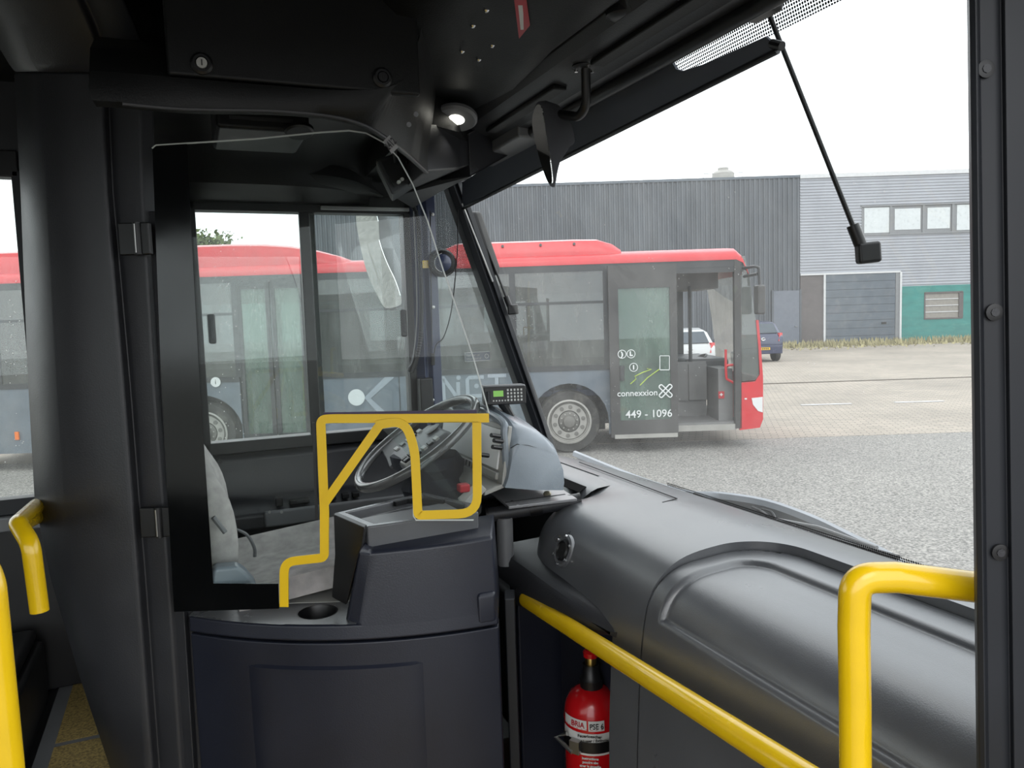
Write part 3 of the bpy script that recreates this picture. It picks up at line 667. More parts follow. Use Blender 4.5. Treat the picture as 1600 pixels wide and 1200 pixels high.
# wheel arches, wheels
for xc in (wf_x, wr_x):
    g = B(MC); g.loft([[p + V((0, D0 + .02, 0)) for p in arch(xc, .6, z_sk)], [p + V((0, D0 + .55, 0)) for p in arch(xc, .6, z_sk)]], closed=False, caps=False); g.build('wheel_arch', E_tyre, bus)
    g = B(MC); g.bb((xc - .6, D0 + .5, z_sk), (xc + .6, D0 + .55, 1.1)); g.build('arch_liner', E_tyre, bus, smooth=0)
    g = B(MC); g.lathe([(.3, .0), (.46, .0), (WR, .05), (WR, .25), (.46, .3), (.3, .3)], (xc, D0 + .06, WR), (0, 1, 0), 36, caps=False); wh = g.build('wheel', E_tyre, bus)
    g = B(MC); g.lathe([(.33, 0), (.34, -.03), (.315, -.035), (.30, .0), (.28, .04), (.27, .015), (.17, .015), (.16, .06)], (xc, D0 + .07, WR), (0, 1, 0), 36, caps=False); g.build('rim', E_rim, wh)
    g = B(MC); g.lathe([(.16, .08), (.155, .02), (.10, .0), (.085, -.05), (.05, -.06), (.001, -.06)], (xc, D0 + .07, WR), (0, 1, 0), 24, caps=False); g.build('hub', E_hub, wh)
    for k in range(10):
        a = k * math.pi / 5 + .2
        g = B(MC); g.lathe([(.032, 0), (.032, -.006), (.02, -.008)], (xc + math.cos(a) * .22, D0 + .083, WR + math.sin(a) * .22), (0, 1, 0), 12); g.build('rim_hole', E_hub, wh)
        g = B(MC); g.lathe([(.013, 0), (.013, -.02)], (xc + math.cos(a) * .125, D0 + .08, WR + math.sin(a) * .125), (0, 1, 0), 6); g.build('wheel_nut', E_rim, wh)
# big side lettering
def onsk(px, py): return PD(px, py, D0 - .006)
def strokes(ps, w=.055, nm='letter_stroke'):
    g = B()
    for p in ps: g.ribbon([onsk(*q) for q in p], w, .004, DEPTH0)
    g.build(nm, E_logo, sk, smooth=0)
strokes([[(692, 588), (694, 626)]]); strokes([[(692, 590), (715, 622)]]); strokes([[(715.5, 597), (716.5, 624)]])
g = B(); g.lathe([(.001, 0), (.035, 0), (.035, .004)], onsk(716.5, 590), -DEPTH0, 14); g.build('letter_dot', E_logo, sk)
strokes([fillet([(756, 589, 0), (730, 590, 0), (731, 619, 0), (756, 618, 0)], 4, 5)] and [[(756, 589), (733, 590), (730, 593), (731, 616), (734, 619), (756, 618)]])
g = B(); g.lathe([(.001, 0), (.036, 0), (.036, .004)], onsk(744.6, 603), -DEPTH0, 14); g.build('letter_dot', E_logo, sk)
strokes([[(762, 587.5), (791, 586.5)]]); strokes([[(776, 590), (777, 624)]])
c_ = onsk(557, 621); g = B(); g.lathe([(.001, 0), (.125, 0), (.125, .004)], c_, -DEPTH0, 28); g.build('round_mark', E_logow, sk)
g = B(); g.ribbon([onsk(612, 586), onsk(574, 622), onsk(604, 652)], .1, .004, DEPTH0); g.build('letter_stroke', E_logo, sk, smooth=0)
# orange side markers
for (px, py) in ((26.5, 681), (120, 678), (500, 676), (973, 640), (975, 661)):
    D_ = D0 - .02 if px < 900 else D0 - .03
    c_ = toC(PD(px, py, D_)); g = B(MC); g.bb((c_.x - .028, c_.y - .01, c_.z - .06), (c_.x + .028, c_.y + .015, c_.z + .06)) if px < 100 else g.bb((c_.x - .06, c_.y - .01, c_.z - .025), (c_.x + .06, c_.y + .015, c_.z + .025)); g.build('side_marker_lamp', E_orange, bus, smooth=0)
# inside: seats, rails, cab
for i, px in enumerate((700, 740, 818, 862, 905, 250, 180, 110, 20)):
    for row, yy in ((0, .55), (1, 1.75)):
        sx_ = s2(px, 560)[0] * 1.03
        g = B(MC); g.loft([[V((sx_ - .06, D0 + yy - .38, .95)), V((sx_ + .04, D0 + yy - .38, .95)), V((sx_ + .04, D0 + yy + .38, .95)), V((sx_ - .06, D0 + yy + .38, .95))], [V((sx_ - .2, D0 + yy - .34, 1.72)), V((sx_ - .12, D0 + yy - .34, 1.72)), V((sx_ - .12, D0 + yy + .34, 1.72)), V((sx_ - .2, D0 + yy + .34, 1.72))]]); st = g.build('passenger_seat', E_seat, bus, smooth=0, bevel=.03)
        g = B(MC); g.bb((sx_ - .02, D0 + yy - .38, .85), (sx_ + .42, D0 + yy + .38, .96)); g.build('seat_cushion', E_seat, st, smooth=0, bevel=.03)
        g = B(MC); g.bb((sx_ + .1, D0 + yy - .1, .4), (sx_ + .2, D0 + yy + .1, .86)); g.build('seat_pedestal', E_businner, st, smooth=0)
for pth in ([(424, 690), (446, 580), (462, 556), (474, 575), (476, 690)], [(519, 640), (518, 545), (525, 545)], [(826, 600), (826, 440)]):
    g = B(); g.tube(fillet([PD(a_, b2, D0 + .9) for a_, b2 in pth], .12), .022, 8); g.build('grab_rail', M_yellow, bus)
g = B(MC); g.bb((s2(440, 500)[0], D0 + 1.3, .4), (s2(492, 500)[0], D0 + 1.34, 2.4)); g.build('cream_partition', E_buscream, bus, smooth=0)
g = B(MC); g.bb((s2(560, 560)[0], D0 + 1.5, 1.6), (s2(760, 560)[0], D0 + 1.6, 1.85)); g.build('luggage_shelf', E_buscream, bus, smooth=0)
# cab of the parked bus
a_, b2 = s2(1060, 600), s2(1128, 600)
g = B(MC); g.bb((a_[0] - .1, D0 + .85, .4), (b2[0] - .02, D0 + .92, 1.28)); cabp = g.build('cab_counter', E_businner, bus, smooth=0)
for i in range(2):
    g = B(MC); w0 = (b2[0] - a_[0]) / 2
    g.bb((a_[0] + i * w0 + .02, D0 + .82, .66), (a_[0] + (i + 1) * w0 - .02, D0 + .85, 1.24)); g.build('counter_panel', E_businner, cabp, smooth=0)
g = B(MC); g.bb((b2[0], D0 + .2, .4), (b2[0] + .22, D0 + .9, 1.2)); ds = g.build('door_side_box', E_businner, bus, smooth=0)
c_ = PD(1127, 617, D0 + .19); g = B(MC); cc = toC(c_); g.bb((cc.x - .045, D0 + .185, cc.z - .055), (cc.x + .045, D0 + .2, cc.z + .055)); ts = g.build('red_sign', M_redprint, ds, smooth=0)
lettering('+', .09, frame(PD(1127, 617, D0 + .18), RIGHT0, -DEPTH0), E_logow, ts, bold=.003)
cw = PD(1085, 565, D0 + 1.4); ax_ = (RIGHT0 * -.5 + V((0, 0, .85))).normalized(); u_ = DEPTH0; v_ = ax_.cross(u_)
g = B(); g.tube([cw + (u_ * math.cos(a) + v_ * math.sin(a)) * .23 for a in [k * math.pi / 12 for k in range(24)]], .016, 8, closed=True); sw = g.build('bus_steering_wheel', E_busdark, bus)
g = B(); g.tube([cw - v_ * .22, cw + v_ * .22], .02, 6); g.tube([cw, cw - ax_ * .45 + RIGHT0 * .1], .05, 8); g.build('wheel_spoke', E_busdark, sw)
g = B(MC); g.bb((b2[0] - .35, D0 + .9, .9), (xf - .25, D0 + BW - .1, 1.32)); g.build('bus_dashboard', E_busdark, bus, smooth=0, bevel=.05)
for pth in ([(1134, 578), (1134, 546)], [(1148, 570), (1134, 571), (1135, 592), (1146, 598)]):
    g = B(); g.tube(fillet([PD(a0, b0, D0 + .12) for a0, b0 in pth], .04), .02, 8); g.build('red_grab_handle', E_busred, bus)
g = B(MC); g.bb((xd0 - .1, D0 + 1.0, 2.45), (xr, D0 + BW - .1, z_hd - .05)); g.build('front_overhead_box', E_businner, bus, smooth=0)
cp = s2(1100, 500)[0]; g = B(MC); g.tube([(cp, D0 + .9, .4), (cp, D0 + .9, 2.5)], .03, 8); g.build('cab_pole', E_busdark, bus)
# its mirror
def onm(px, py, D=D0 - .25): return PD(px, py, D)
g = B(); g.tube(fillet([onm(1161, 419, D0), onm(1180, 416), onm(1186, 418), onm(1187, 445)], .06), .022, 8); g.tube(fillet([onm(1163, 432, D0), onm(1183, 428)], .06), .022, 8)
ma = g.build('mirror_arm', E_busdark, bus)
a_ = toC(onm(1178.5, 446)); b2 = toC(onm(1191, 491))
g = B(MC); g.bb((a_.x, D0 - .42, b2.z), (b2.x, D0 - .2, a_.z)); g.build('mirror_head', E_busdoor, ma, smooth=0, bevel=.03)

# ================================================================== THE BUS WE STAND IN: SHELL
WL = 2.80          # inner face of the left side wall
WRT = 0.30         # inner face of the right side wall (front doorway is open, the camera stands in it)
FL = 0.40          # floor
XB = -5.0          # rear end of what is built
CE = 2.86          # ceiling
g = B(); g.bb((XB, WRT, FL - .06), (1.35, WL, FL)); fl = struct(g.build('floor', M_floor, smooth=0), 'speckled yellow vinyl bus floor')
g = B(); g.bb((XB, WRT, CE), (.95, WL, CE + .05)); struct(g.build('ceiling', M_head, smooth=0), 'dark bus ceiling')
g = B(); g.bb((XB - .05, WRT, FL), (XB, WL, CE)); struct(g.build('wall_rear', M_trim, smooth=0))
# left wall: openings for two side windows and the quarter glass
def L_(px, py): return PY(px, py, WL)
d_l, d_r = L_(306, 500).x, L_(642, 500).x
d_b, d_t = L_(340, 696).z, L_(400, 326).z
q_l, q_r = L_(682, 450).x, 1.30
p_r = L_(62, 500).x - .02
p_b, p_t = L_(30, 787).z, L_(25, 268).z
w2l = p_r - 1.35
wl = B()
T = .05
def wallbox(x0, x1, z0, z1): wl.bb((x0, WL, z0), (x1, WL + T, z1))
wallbox(XB, 1.36, .3, min(p_b, d_b)); 
wallbox(XB, 1.05, max(p_t, d_t), CE + .05)
wallbox(p_r, d_l, min(p_b, d_b), max(p_t, d_t)); wallbox(w2l, p_r, min(p_b, d_b), p_b); wallbox(w2l, p_r, p_t, max(p_t, d_t))
wallbox(w2l - .1, w2l, min(p_b, d_b), max(p_t, d_t)); wallbox(XB, XB + .5, min(p_b, d_b), max(p_t, d_t)); wallbox(-3.2, -3.1, min(p_b, d_b), max(p_t, d_t))
wallbox(d_l, d_r, min(p_b, d_b), d_b); wallbox(d_l, d_r, d_t, max(p_t, d_t))
wallbox(d_r, q_l, min(p_b, d_b), max(p_t, d_t)); wallbox(q_l, 1.36, min(p_b, d_b), d_b - .12)
wall_left = struct(wl.build('wall_left', M_trim, smooth=0), 'charcoal side wall on the driver side')
# right wall with the open doorway and passenger windows
g = B()
g.bb((XB, WRT - .05, .3), (-.75, WRT, 1.25)); g.bb((XB, WRT - .05, 2.55), (1.0, WRT, CE + .05))
for xx in (XB, -3.6, -2.2, -.85): g.bb((xx, WRT - .05, 1.25), (xx + .1, WRT, 2.55))
g.bb((.86, WRT - .05, .3), (1.3, WRT, 1.45))
g.loft([[V((.95, WRT - .05, 1.4)), V((1.3, WRT - .05, 1.4)), V((1.3, WRT, 1.4)), V((.95, WRT, 1.4))], [V((.88, WRT - .05, 2.6)), V((1.0, WRT - .05, 2.6)), V((1.0, WRT, 2.6)), V((.88, WRT, 2.6))]])
struct(g.build('wall_right', M_trim, smooth=0), 'charcoal door side wall with open doorway')
g = B(); g.bb((-3.5, WRT - .03, 1.25), (-2.2, WRT - .02, 2.55)); g.bb((-2.1, WRT - .03, 1.25), (-.85, WRT - .02, 2.55)); struct(g.build('window_5', G_side, smooth=0))
g = B(); g.bb((XB + .5, WL + .02, p_b), (w2l - .1, WL + .03, p_t)); struct(g.build('window_6', G_side, smooth=0))

# window_1: the driver's sliding window
w1 = setting('window_1', 'two-pane sliding driver window in black frame', ((d_l + d_r) / 2, WL, d_b))
def bar(name, x0, x1, z0, z1, y0, y1, m, par, bev=.004):
    g = B(); g.bb((x0, y0, z0), (x1, y1, z1)); return g.build(name, m, par, smooth=0, bevel=bev)
fr = .028
bar('frame_bar', d_l - .01, d_r + .01, d_t - .012, d_t + .05, WL - .03, WL + .04, M_black, w1)
bar('frame_bar', d_l - .01, d_r + .01, d_b - .03, d_b + .012, WL - .03, WL + .04, M_black, w1)
bar('frame_bar', d_l - .035, d_l + .02, d_b - .03, d_t + .05, WL - .03, WL + .04, M_black, w1)
bar('frame_bar', d_r - .02, d_r + .03, d_b - .03, d_t + .05, WL - .03, WL + .04, M_black, w1)
xm = L_(489, 500).x
def lean(px0, py0, px1, py1, hw, y0, y1, name, m, par):
    a, b_ = PY(px0, py0, y0), PY(px1, py1, y0)
    g = B(); g.loft([[V((a.x - hw, y0, a.z)), V((a.x + hw, y0, a.z)), V((a.x + hw, y1, a.z)), V((a.x - hw, y1, a.z))], [V((b_.x - hw, y0, b_.z)), V((b_.x + hw, y0, b_.z)), V((b_.x + hw, y1, b_.z)), V((b_.x - hw, y1, b_.z))]]); return g.build(name, m, par, smooth=0, bevel=.004)
bar('centre_stile', xm - .032, xm + .004, d_b, d_t, WL - .022, WL + .0, M_black, w1)
bar('sash_stile', xm + .006, xm + .026, d_b, d_t, WL + .005, WL + .025, M_black, w1)
pane1 = B(); pane1.bb((d_l, WL + .008, d_b), (xm, WL + .012, d_t)); pane1.build('pane', G_side, w1, smooth=0)
pane2 = B(); pane2.bb((xm - .01, WL - .004, d_b), (d_r, WL, d_t)); pane2.build('pane', G_quarter, w1, smooth=0)
for (px, py) in ((331, 514), (630, 505)):
    c = PY(px, py, WL - .03); 
    g = B(); g.bb((c.x - .012, c.y - .014, c.z - .05), (c.x + .012, c.y, c.z + .05)); h = g.build('slide_handle', M_black, w1, smooth=0, bevel=.008, seg=3)
    g = B(); g.bb((c.x - .005, c.y - .018, c.z - .034), (c.x + .005, c.y - .013, c.z + .034)); g.build('finger_recess', M_rubber, h, smooth=0, bevel=.003)
a, b_ = PY(395, 322, WL - .035), PY(640, 331, WL - .035)
bar('chrome_rail', xm + .04, d_r, d_t - .004, d_t + .010, WL - .045, WL - .03, M_steel, w1, .002)

# window_2: passenger window behind the cab
w2 = setting('window_2', 'passenger side window behind the partition pillar', ((w2l + p_r) / 2, WL, p_b))
g = B(); g.bb((w2l, WL + .015, p_b), (p_r, WL + .021, p_t)); g.build('pane', G_side, w2, smooth=0)
bar('frame_bar', w2l, p_r, p_b - .03, p_b + .02, WL - .02, WL + .04, M_rubber, w2)
bar('frame_bar', w2l, p_r, p_t - .02, p_t + .06, WL - .02, WL + .04, M_black, w2)
bar('frame_bar', p_r - .02, p_r + .03, p_b, p_t, WL - .02, WL + .04, M_rubber, w2)
bar('sill_ledge', w2l, p_r + .1, p_b - .07, p_b - .03, WL - .07, WL, M_grey, w2)

# window_3: quarter glass between the post and the windscreen pillar
AT, AB = PY(703, 285, WL - .02), PY(838, 665, WL - .02)
dA = (AB - AT)
def onA(z): t = (z - AT.z) / dA.z; return AT.x + dA.x * t
w3 = setting('window_3', 'small quarter glass ahead of the driver window', (q_l, WL, d_b - .12))
z0q, z1q = d_b - .12, 2.62
g = B(); g.prism([V((q_l - .02, WL + .01, z0q)), V((onA(z0q), WL + .01, z0q)), V((onA(z1q), WL + .01, z1q)), V((q_l - .02, WL + .01, z1q))], (0, .006, 0)); g.build('pane', G_quarter, w3, smooth=0)
zq = PY(690, 425, WL).z
g = B(); g.prism([V((q_l, WL + .004, zq)), V((onA(zq) - .0, WL + .004, zq)), V((onA(z1q), WL + .004, z1q)), V((q_l, WL + .004, z1q))], (0, .001, 0)); g.build('dot_screen', dots('printed_dot_screen_side', 0, 2, .0045), w3, smooth=0)
bar('frame_bar', q_l - .02, onA(z0q) + .02, z0q - .03, z0q + .01, WL - .02, WL + .02, M_black, w3)

# post between the two windows
t = thing('window_post', 'upright blue-black post between driver window and quarter glass', 'post', ((d_r + q_l) / 2, WL, .9))
x0, x1 = L_(646, 500).x, L_(683, 500).x
g = B(); g.loft([[V((x0 - .005, WL - .03, z)), V((x0 + .02, WL - .06, z)), V((x0 + .034, WL - .045, z)), V((x0 + .05, WL - .06, z)), V((x1 - .008, WL - .055, z)), V((x1 + .004, WL, z)), V((x0 - .005, WL, z))] for z in (1.2, 2.64)]); g.build('post_cover', M_post, t, smooth=25, bevel=.003)
c = PY(663, 620, WL - .07); g = B(); g.bb((c.x - .02, c.y - .02, c.z - .07), (c.x + .03, c.y + .03, c.z + .07)); g.build('lower_bracket', M_black, t, smooth=0, bevel=.006)
c = PY(665, 413, WL - .062); g = B(); g.bb((c.x - .012, c.y - .001, c.z - .014), (c.x + .012, c.y + .003, c.z + .014)); g.build('yellow_label', M_yellow, t, smooth=0)
for (px, py) in ((676, 335), (677, 480), (676, 625)):
    c = PY(px, py, WL - .058); g = B(); g.lathe([(.006, 0), (.006, .003), (.003, .004)], c, (0, -1, 0), 10); g.build('screw', M_steel, t)
# things on the post
c = PY(691, 411, WL - .08)
t = thing('swivel_spotlight', 'round black swivel spotlight on the window post', 'spotlight', c)
g = B(); g.lathe([(.02, .02), (.045, .015), (.052, -.005), (.045, -.03), (.03, -.035)], c, (-.25, -1, 0), 28); g.build('collar', M_black, t)
g = B(); g.lathe([(.033, .012)] + [(.034 * math.cos(a), .012 + .022 * math.sin(a)) for a in (0, .4, .8, 1.2, 1.5)], c, (-.25, -1, 0), 24); g.build('lens', M_post, t)
g = B(); g.tube([c + V((math.cos(a) * .034, -.014 - .25 * 0, math.sin(a) * .034)) for a in [k * math.pi / 14 for k in range(28)]], .0025, 6, closed=True); g.build('chrome_ring', M_chrome, t)
g = B(); g.tube([c + V((-.06, .05, 0)), c + V((0, .01, 0))], .014, 10); g.build('arm', M_black, t)
pts = [PY(a, b_, WL - .09) for a, b_ in ((644, 318), (653, 345), (656, 400), (659, 470), (657, 530), (648, 575))]
t = thing('corrugated_hose', 'black corrugated hose with plug hanging down the window post', 'hose', pts[-1])
sp = smoothpath(pts, 26); g = B(); g.tube(sp, [.0085 if i % 2 else .0068 for i in range(len(sp))], 10); g.build('hose', M_rubber, t)
g = B(); c = pts[-1]; g.tube([PY(650, 556, WL - .09), PY(641, 582, WL - .09)], .013, 10); g.build('plug', M_black, t)
g = B(); g.tube(smoothpath([PY(a, b_, WL - .1) for a, b_ in ((646, 330), (650, 420), (651, 500), (645, 560), (637, 575))], 8), .0022, 6); g.build('thin_wire', M_grey, t)
pts = [PY(a, b_, WL - .07) for a, b_ in ((716, 328), (714, 400), (706, 480), (694, 525), (681, 540), (677, 565))]
t = thing('blind_pull_cord', 'thin black pull cord with clip hanging at the quarter glass', 'cord', pts[-1])
g = B(); g.tube(smoothpath(pts, 8), .002, 6); g.build('cord', M_black, t)
g = B(); g.tube([PY(672, 330, WL - .07), PY(675, 540, WL - .07)], .0022, 6); g.build('straight_cord', M_black, t)
g = B(); c = PY(676, 560, WL - .07); g.bb((c.x - .007, c.y - .008, c.z - .025), (c.x + .007, c.y + .004, c.z + .02)); g.build('clip', M_black, t, smooth=0, bevel=.003)
c = PY(746, 557, WL - .005)
t = thing('notice_sticker', 'white Dutch notice sticker on the quarter glass', 'sticker', c)
cw_, ch_ = .052, .017
g = B(); g.bb((c.x - cw_, c.y - .001, c.z - ch_), (c.x + cw_, c.y, c.z + ch_)); g.build('sticker_film', mat('sticker_grey', (.30, .32, .34), .5), t, smooth=0)
g = B(); g.tube([V((c.x + a * cw_, c.y - .002, c.z + b_ * ch_)) for a, b_ in ((-1, -1), (1, -1), (1, 1), (-1, 1))], .0013, 4, closed=True); g.build('border', M_label, t)
for i, s_ in enumerate(('Haal hier uw', 'reisproduct af')): lettering(s_, .0125, frame((c.x - cw_ * .9, c.y - .0025, c.z + (.006 if i == 0 else -.007)), (1, 0, 0), (0, -1, 0)), M_label, t, align='LEFT', sx=.85)
g = B(); g.tube([V((c.x + cw_ * .72 + math.cos(a) * .008, c.y - .002, c.z + math.sin(a) * .008)) for a in [k * math.pi / 6 for k in range(12)]], .0015, 4, closed=True); g.build('phone_symbol', M_label, t)

# windscreen
ZB, ZT = 1.53, 2.78
def wsX(y, z):
    t_ = (z - ZB) / (ZT - ZB)
    xc = 1.40 - .39 * t_ - .03 * t_ * t_
    e = abs(y - 1.55) / 1.25
    return xc - (.11 * (1 - .5 * t_)) * e ** 5
w4 = setting('window_4', 'large panoramic windscreen', (1.35, 1.55, ZB))
g = B(); g.grid(lambda u, v: V((wsX(.3 + u * 2.48, ZB + v * (ZT - ZB)) + .012, .3 + u * 2.48, ZB + v * (ZT - ZB))), 30, 8); g.build('pane', G_front, w4)
g = B(); g.grid(lambda u, v: V((wsX(.35 + u * 2.4, 2.66 + v * .1) + .008, .35 + u * 2.4, 2.60 + v * .12)), 24, 2); g.build('dot_screen', M_dots, w4)
g = B(); g.grid(lambda u, v: V((wsX(.35 + u * 1.7, ZB + v * .03) + .008, .35 + u * 1.7, ZB - .005 + v * .03)), 24, 2); g.build('dot_screen', M_dots, w4)
# windscreen pillar
t = thing('windscreen_pillar', 'slanting black pillar between quarter glass and windscreen', 'pillar', AB)
def pring(p, w=.052, d_=.07): return [p + V(q) for q in ((-w * .55, .0, 0), (-w * .5, -.03, 0), (-w * .1, -.045, 0), (w * .1, -.035, 0), (w * .18, -.05, 0), (w * .6, -.045, 0), (w * .7, .0, 0), (w * .5, .03, 0), (-w * .5, .03, 0))]
g = B(); ax_ = dA.normalized(); g.loft([pring(AT - ax_ * .12), pring(AT), pring(AT + dA * .5), pring(AB), pring(AB + ax_ * .1)]); g.build('pillar_cover', M_rubber, t, smooth=30, bevel=.003)
a, b_ = PY(722, 318, WL - .075), PY(770, 440, WL - .075)
g = B(); g.tube([a, b_], .0035, 6); g.build('steel_strip', M_steel, t)
pA, pB = PY(742, 330, WL - .06), PY(776, 430, WL - .06)
g = B(); g.loft([[p + V(q) for q in ((-.03, 0, 0), (.028, 0, 0), (.028, .02, 0), (-.03, .02, 0))] for p in (pA, pA.lerp(pB, .9), )] + [[pB + V(q) for q in ((-.02, 0, 0), (.012, 0, 0), (.012, .02, 0), (-.02, .02, 0))]]); g.build('upper_cover', M_black, t, bevel=.01)

# lower side panel and ledge under the driver's window
t = thing('driver_side_panel', 'charcoal moulded panel under the driver window with switch ledge', 'side panel', (.6, WL, .9))
zl = PY(420, 788, WL - .1).z
g = B(); prof = [(0, d_b - .03), (-.025, d_b - .05), (-.03, zl + .06), (-.05, zl + .02), (-.12, zl), (-.15, zl - .02), (-.15, zl - .07), (-.08, zl - .1), (-.06, .9), (0, .9)]
g.loft([[V((x, WL + y, z)) for y, z in prof] for x in (-.3, 1.1)]); g.build('panel', M_trim, t, smooth=30, bevel=.01)
a, b_ = PY(412, 795, WL - .16), PY(520, 800, WL - .16)
g = B(); g.bb((a.x, WL - .165, zl - .065), (a.x + .52, WL - .145, zl - .01)); sp_ = g.build('switch_plate', M_grey, t, smooth=0, bevel=.008)
for px in (421, 440):
    c = PY(px, 800, WL - .167); g = B(); g.lathe([(.005, 0), (.005, .003)], c, (0, -1, 0), 8); g.build('screw', M_steel, sp_)
for i, px in enumerate((436, 458, 468, 478, 520, 540, 556)):
    c = PY(px, 786, WL - .13); g = B(); g.bb((c.x - .012, c.y - .015, zl - .002), (c.x + .012, c.y + .015, zl + (.03 if i == 0 else .014))); g.build('switch', M_black, sp_, smooth=0, bevel=.003)
c = PY(344, 721, WL - .03); g = B(); g.lathe([(.008, 0), (.008, .004)], c, (0, -1, 0), 10); g.build('screw_cap', M_black, t)

# exterior mirror on the driver side
c0 = PY(592, 410, WL + .42)
t = thing('door_mirror', 'long grey exterior mirror outside the driver window', 'mirror', (c0.x, c0.y, c0.z - .3))
nM = V((-.80, -.48, -.36)).normalized()
def onM(px, py, off=0):
    d = ray(px, py); return CAM + d * ((c0 - CAM - nM * off).dot(nM) / d.dot(nM))
ol2 = smoothpath([onM(a, b_) for a, b_ in ((556, 340), (562, 335), (588, 335), (592, 375), (604, 410), (618, 440), (627, 470), (622, 478), (602, 481), (590, 462), (575, 430), (564, 390))], 3, True)
g = B(); g.prism(ol2, nM * -.004); mg = g.build('mirror_glass', M_mirror, t, smooth=0)
cM = sum(ol2, V()) / len(ol2)
g = B(); g.loft([[cM + (p - cM) * k - nM * o_ for p in ol2] for k, o_ in ((1.02, .0045), (1.06, .012), (1.03, .04), (.9, .075), (.5, .09))]); g.build('mirror_housing', M_grey, t, smooth=50)
hp = [PY(a, b_, WL + .52) for a, b_ in ((590, 330), (622, 330), (640, 380), (642, 450), (630, 478), (622, 440), (604, 400), (594, 370))]
g = B(); g.prism([p + V((.02, 0, 0)) for p in smoothpath(hp, 3, True)], (.10, .06, 0)); g.build('mirror_shell', mat('pale_shell_plastic', (.38, .40, .42), .4), t, bevel=.015)
g = B(); g.tube(fillet([PY(615, 335, WL + .55), PY(614, 290, WL + .5), PY(660, 255, WL + .1)], .1), .02, 10); g.build('mirror_arm', M_black, t)

# header over the windscreen
hd = thing('destination_box_cover', 'black ceiling cover over the windscreen with lamp and red sticker', 'ceiling cover', (.6, 1.4, 2.66))
prof = [(.33, CE - .002), (.36, 2.74), (.42, 2.69), (.52, 2.68), (.64, 2.668), (.70, 2.655), (.735, 2.648), (.752, 2.655), (.756, 2.69), (.756, CE - .002)]
def hring(y, f=1.0, dx=0): return [V((x + dx, y, CE - (CE - z) * f)) for x, z in prof]
yh = PZ(690, 190, 2.665).y
g = B(); g.loft([hring(WRT), hring(1.5), hring(1.72, 1, .03), hring(1.95, 1, .08), hring(2.15, .98, .12), hring(2.3, .9, .14), hring(2.38, .7, .15)]); g.build('cover_panel', M_head, hd, smooth=60)
hprof = prof[:8]
def hz(x):
    for (xa_, za_), (xb_, zb_) in zip(hprof, hprof[1:]):
        if xa_ <= x <= xb_: return za_ + (zb_ - za_) * (x - xa_) / (xb_ - xa_)
    return 2.66
def onhead(px, py, z=0):
    p = PZ(px, py, 2.67)
    for _ in range(6): p = PZ(px, py, hz(p.x) - .001)
    return p
c = PZ(713, 187, onhead(713, 187).z - .020)
lax = V((.22, .30, .93)); g = B(); g.lathe([(.022, .0), (.05, -.002), (.056, .004), (.056, .012)], c, lax, 32); rg = g.build('lamp_ring', M_grey, hd)
g = B(); g.lathe([(.001, -.003), (.018, -.003), (.022, .0)], c, lax, 24, caps=False); g.build('lamp_lens', M_led, hd)
ld = bpy.data.lights.new('ceiling_spot', 'SPOT'); ld.energy = 0.5; ld.spot_size = R(100); ld.shadow_soft_size = .02; ld.color = (1, .97, .88)
lo = bpy.data.objects.new('ceiling_spot', ld); col.objects.link(lo); lo.parent = hd; lo.location = c - V((.6, 1.4, 2.66)) + V((0, 0, -.012))
for (px, py) in ((760, 17), (739, 41), (769, 72), (748, 94), (722, 81)):
    c = onhead(px, py, 2.682); g = B(); g.lathe([(.006, .004), (.006, 0), (.003, -.003)], c, (0, 0, 1), 10); g.build('screw', M_chrome, hd)
sq = [onhead(a, b_, 2.676) for a, b_ in ((803, -4), (822, -6), (828, 38), (811, 59))]
g = B(); g.prism(sq, (0, 0, -.002)); st = g.build('red_sticker', M_redprint, hd, smooth=0)
g = B(); g.ribbon([onhead(813, 6) - V((0, 0, .0025)), onhead(816.5, 44) - V((0, 0, .0025))], .008, .0008, (0, 0, 1)); g.build('white_hammer_print', M_label, st, smooth=0)
c = onhead(972, 14, 2.665); g = B(); g.lathe([(.03, 0), (.03, -.012), (.02, -.018)], c, (0, 0, 1), 20); g.build('catch_knob', M_black, hd)
c = onhead(764, 185, 2.645); g = B(); g.bb((c.x - .008, c.y - .03, c.z - .012), (c.x + .012, c.y + .02, c.z + .005)); g.build('latch', M_black, hd, bevel=.004)
# windscreen header panel between cover and blind
hp_ = thing('windscreen_header', 'dark grey roof panel between ceiling cover and sun blind', 'ceiling panel', (.85, 1.5, 2.62))
prof = [(.762, 2.66), (.78, 2.64), (.80, 2.632), (.86, 2.622), (.875, 2.612), (.90, 2.61), (.94, 2.615), (.965, 2.64), (.97, CE), (.762, CE)]
g = B(); g.loft([[V((x, y, z)) for x, z in prof] for y in (WRT, 2.3)] + [[V((x - .02, 2.62, z)) for x, z in prof]]); g.build('panel', M_trim, hp_, smooth=25, bevel=.004)
for (ya, yb, za) in ((1.05, 1.45, 2.628), (1.62, 2.05, 2.628)):
    g = B(); g.bb((.815, ya, za - .012), (.85, yb, za)); g.build('recess_strip', M_head, hp_, smooth=0, bevel=.004)
g = B(); g.bb((.87, 1.95, 2.585), (.96, 2.35, 2.625)); g.build('cover_cap', M_grey, hp_, smooth=0, bevel=.008)
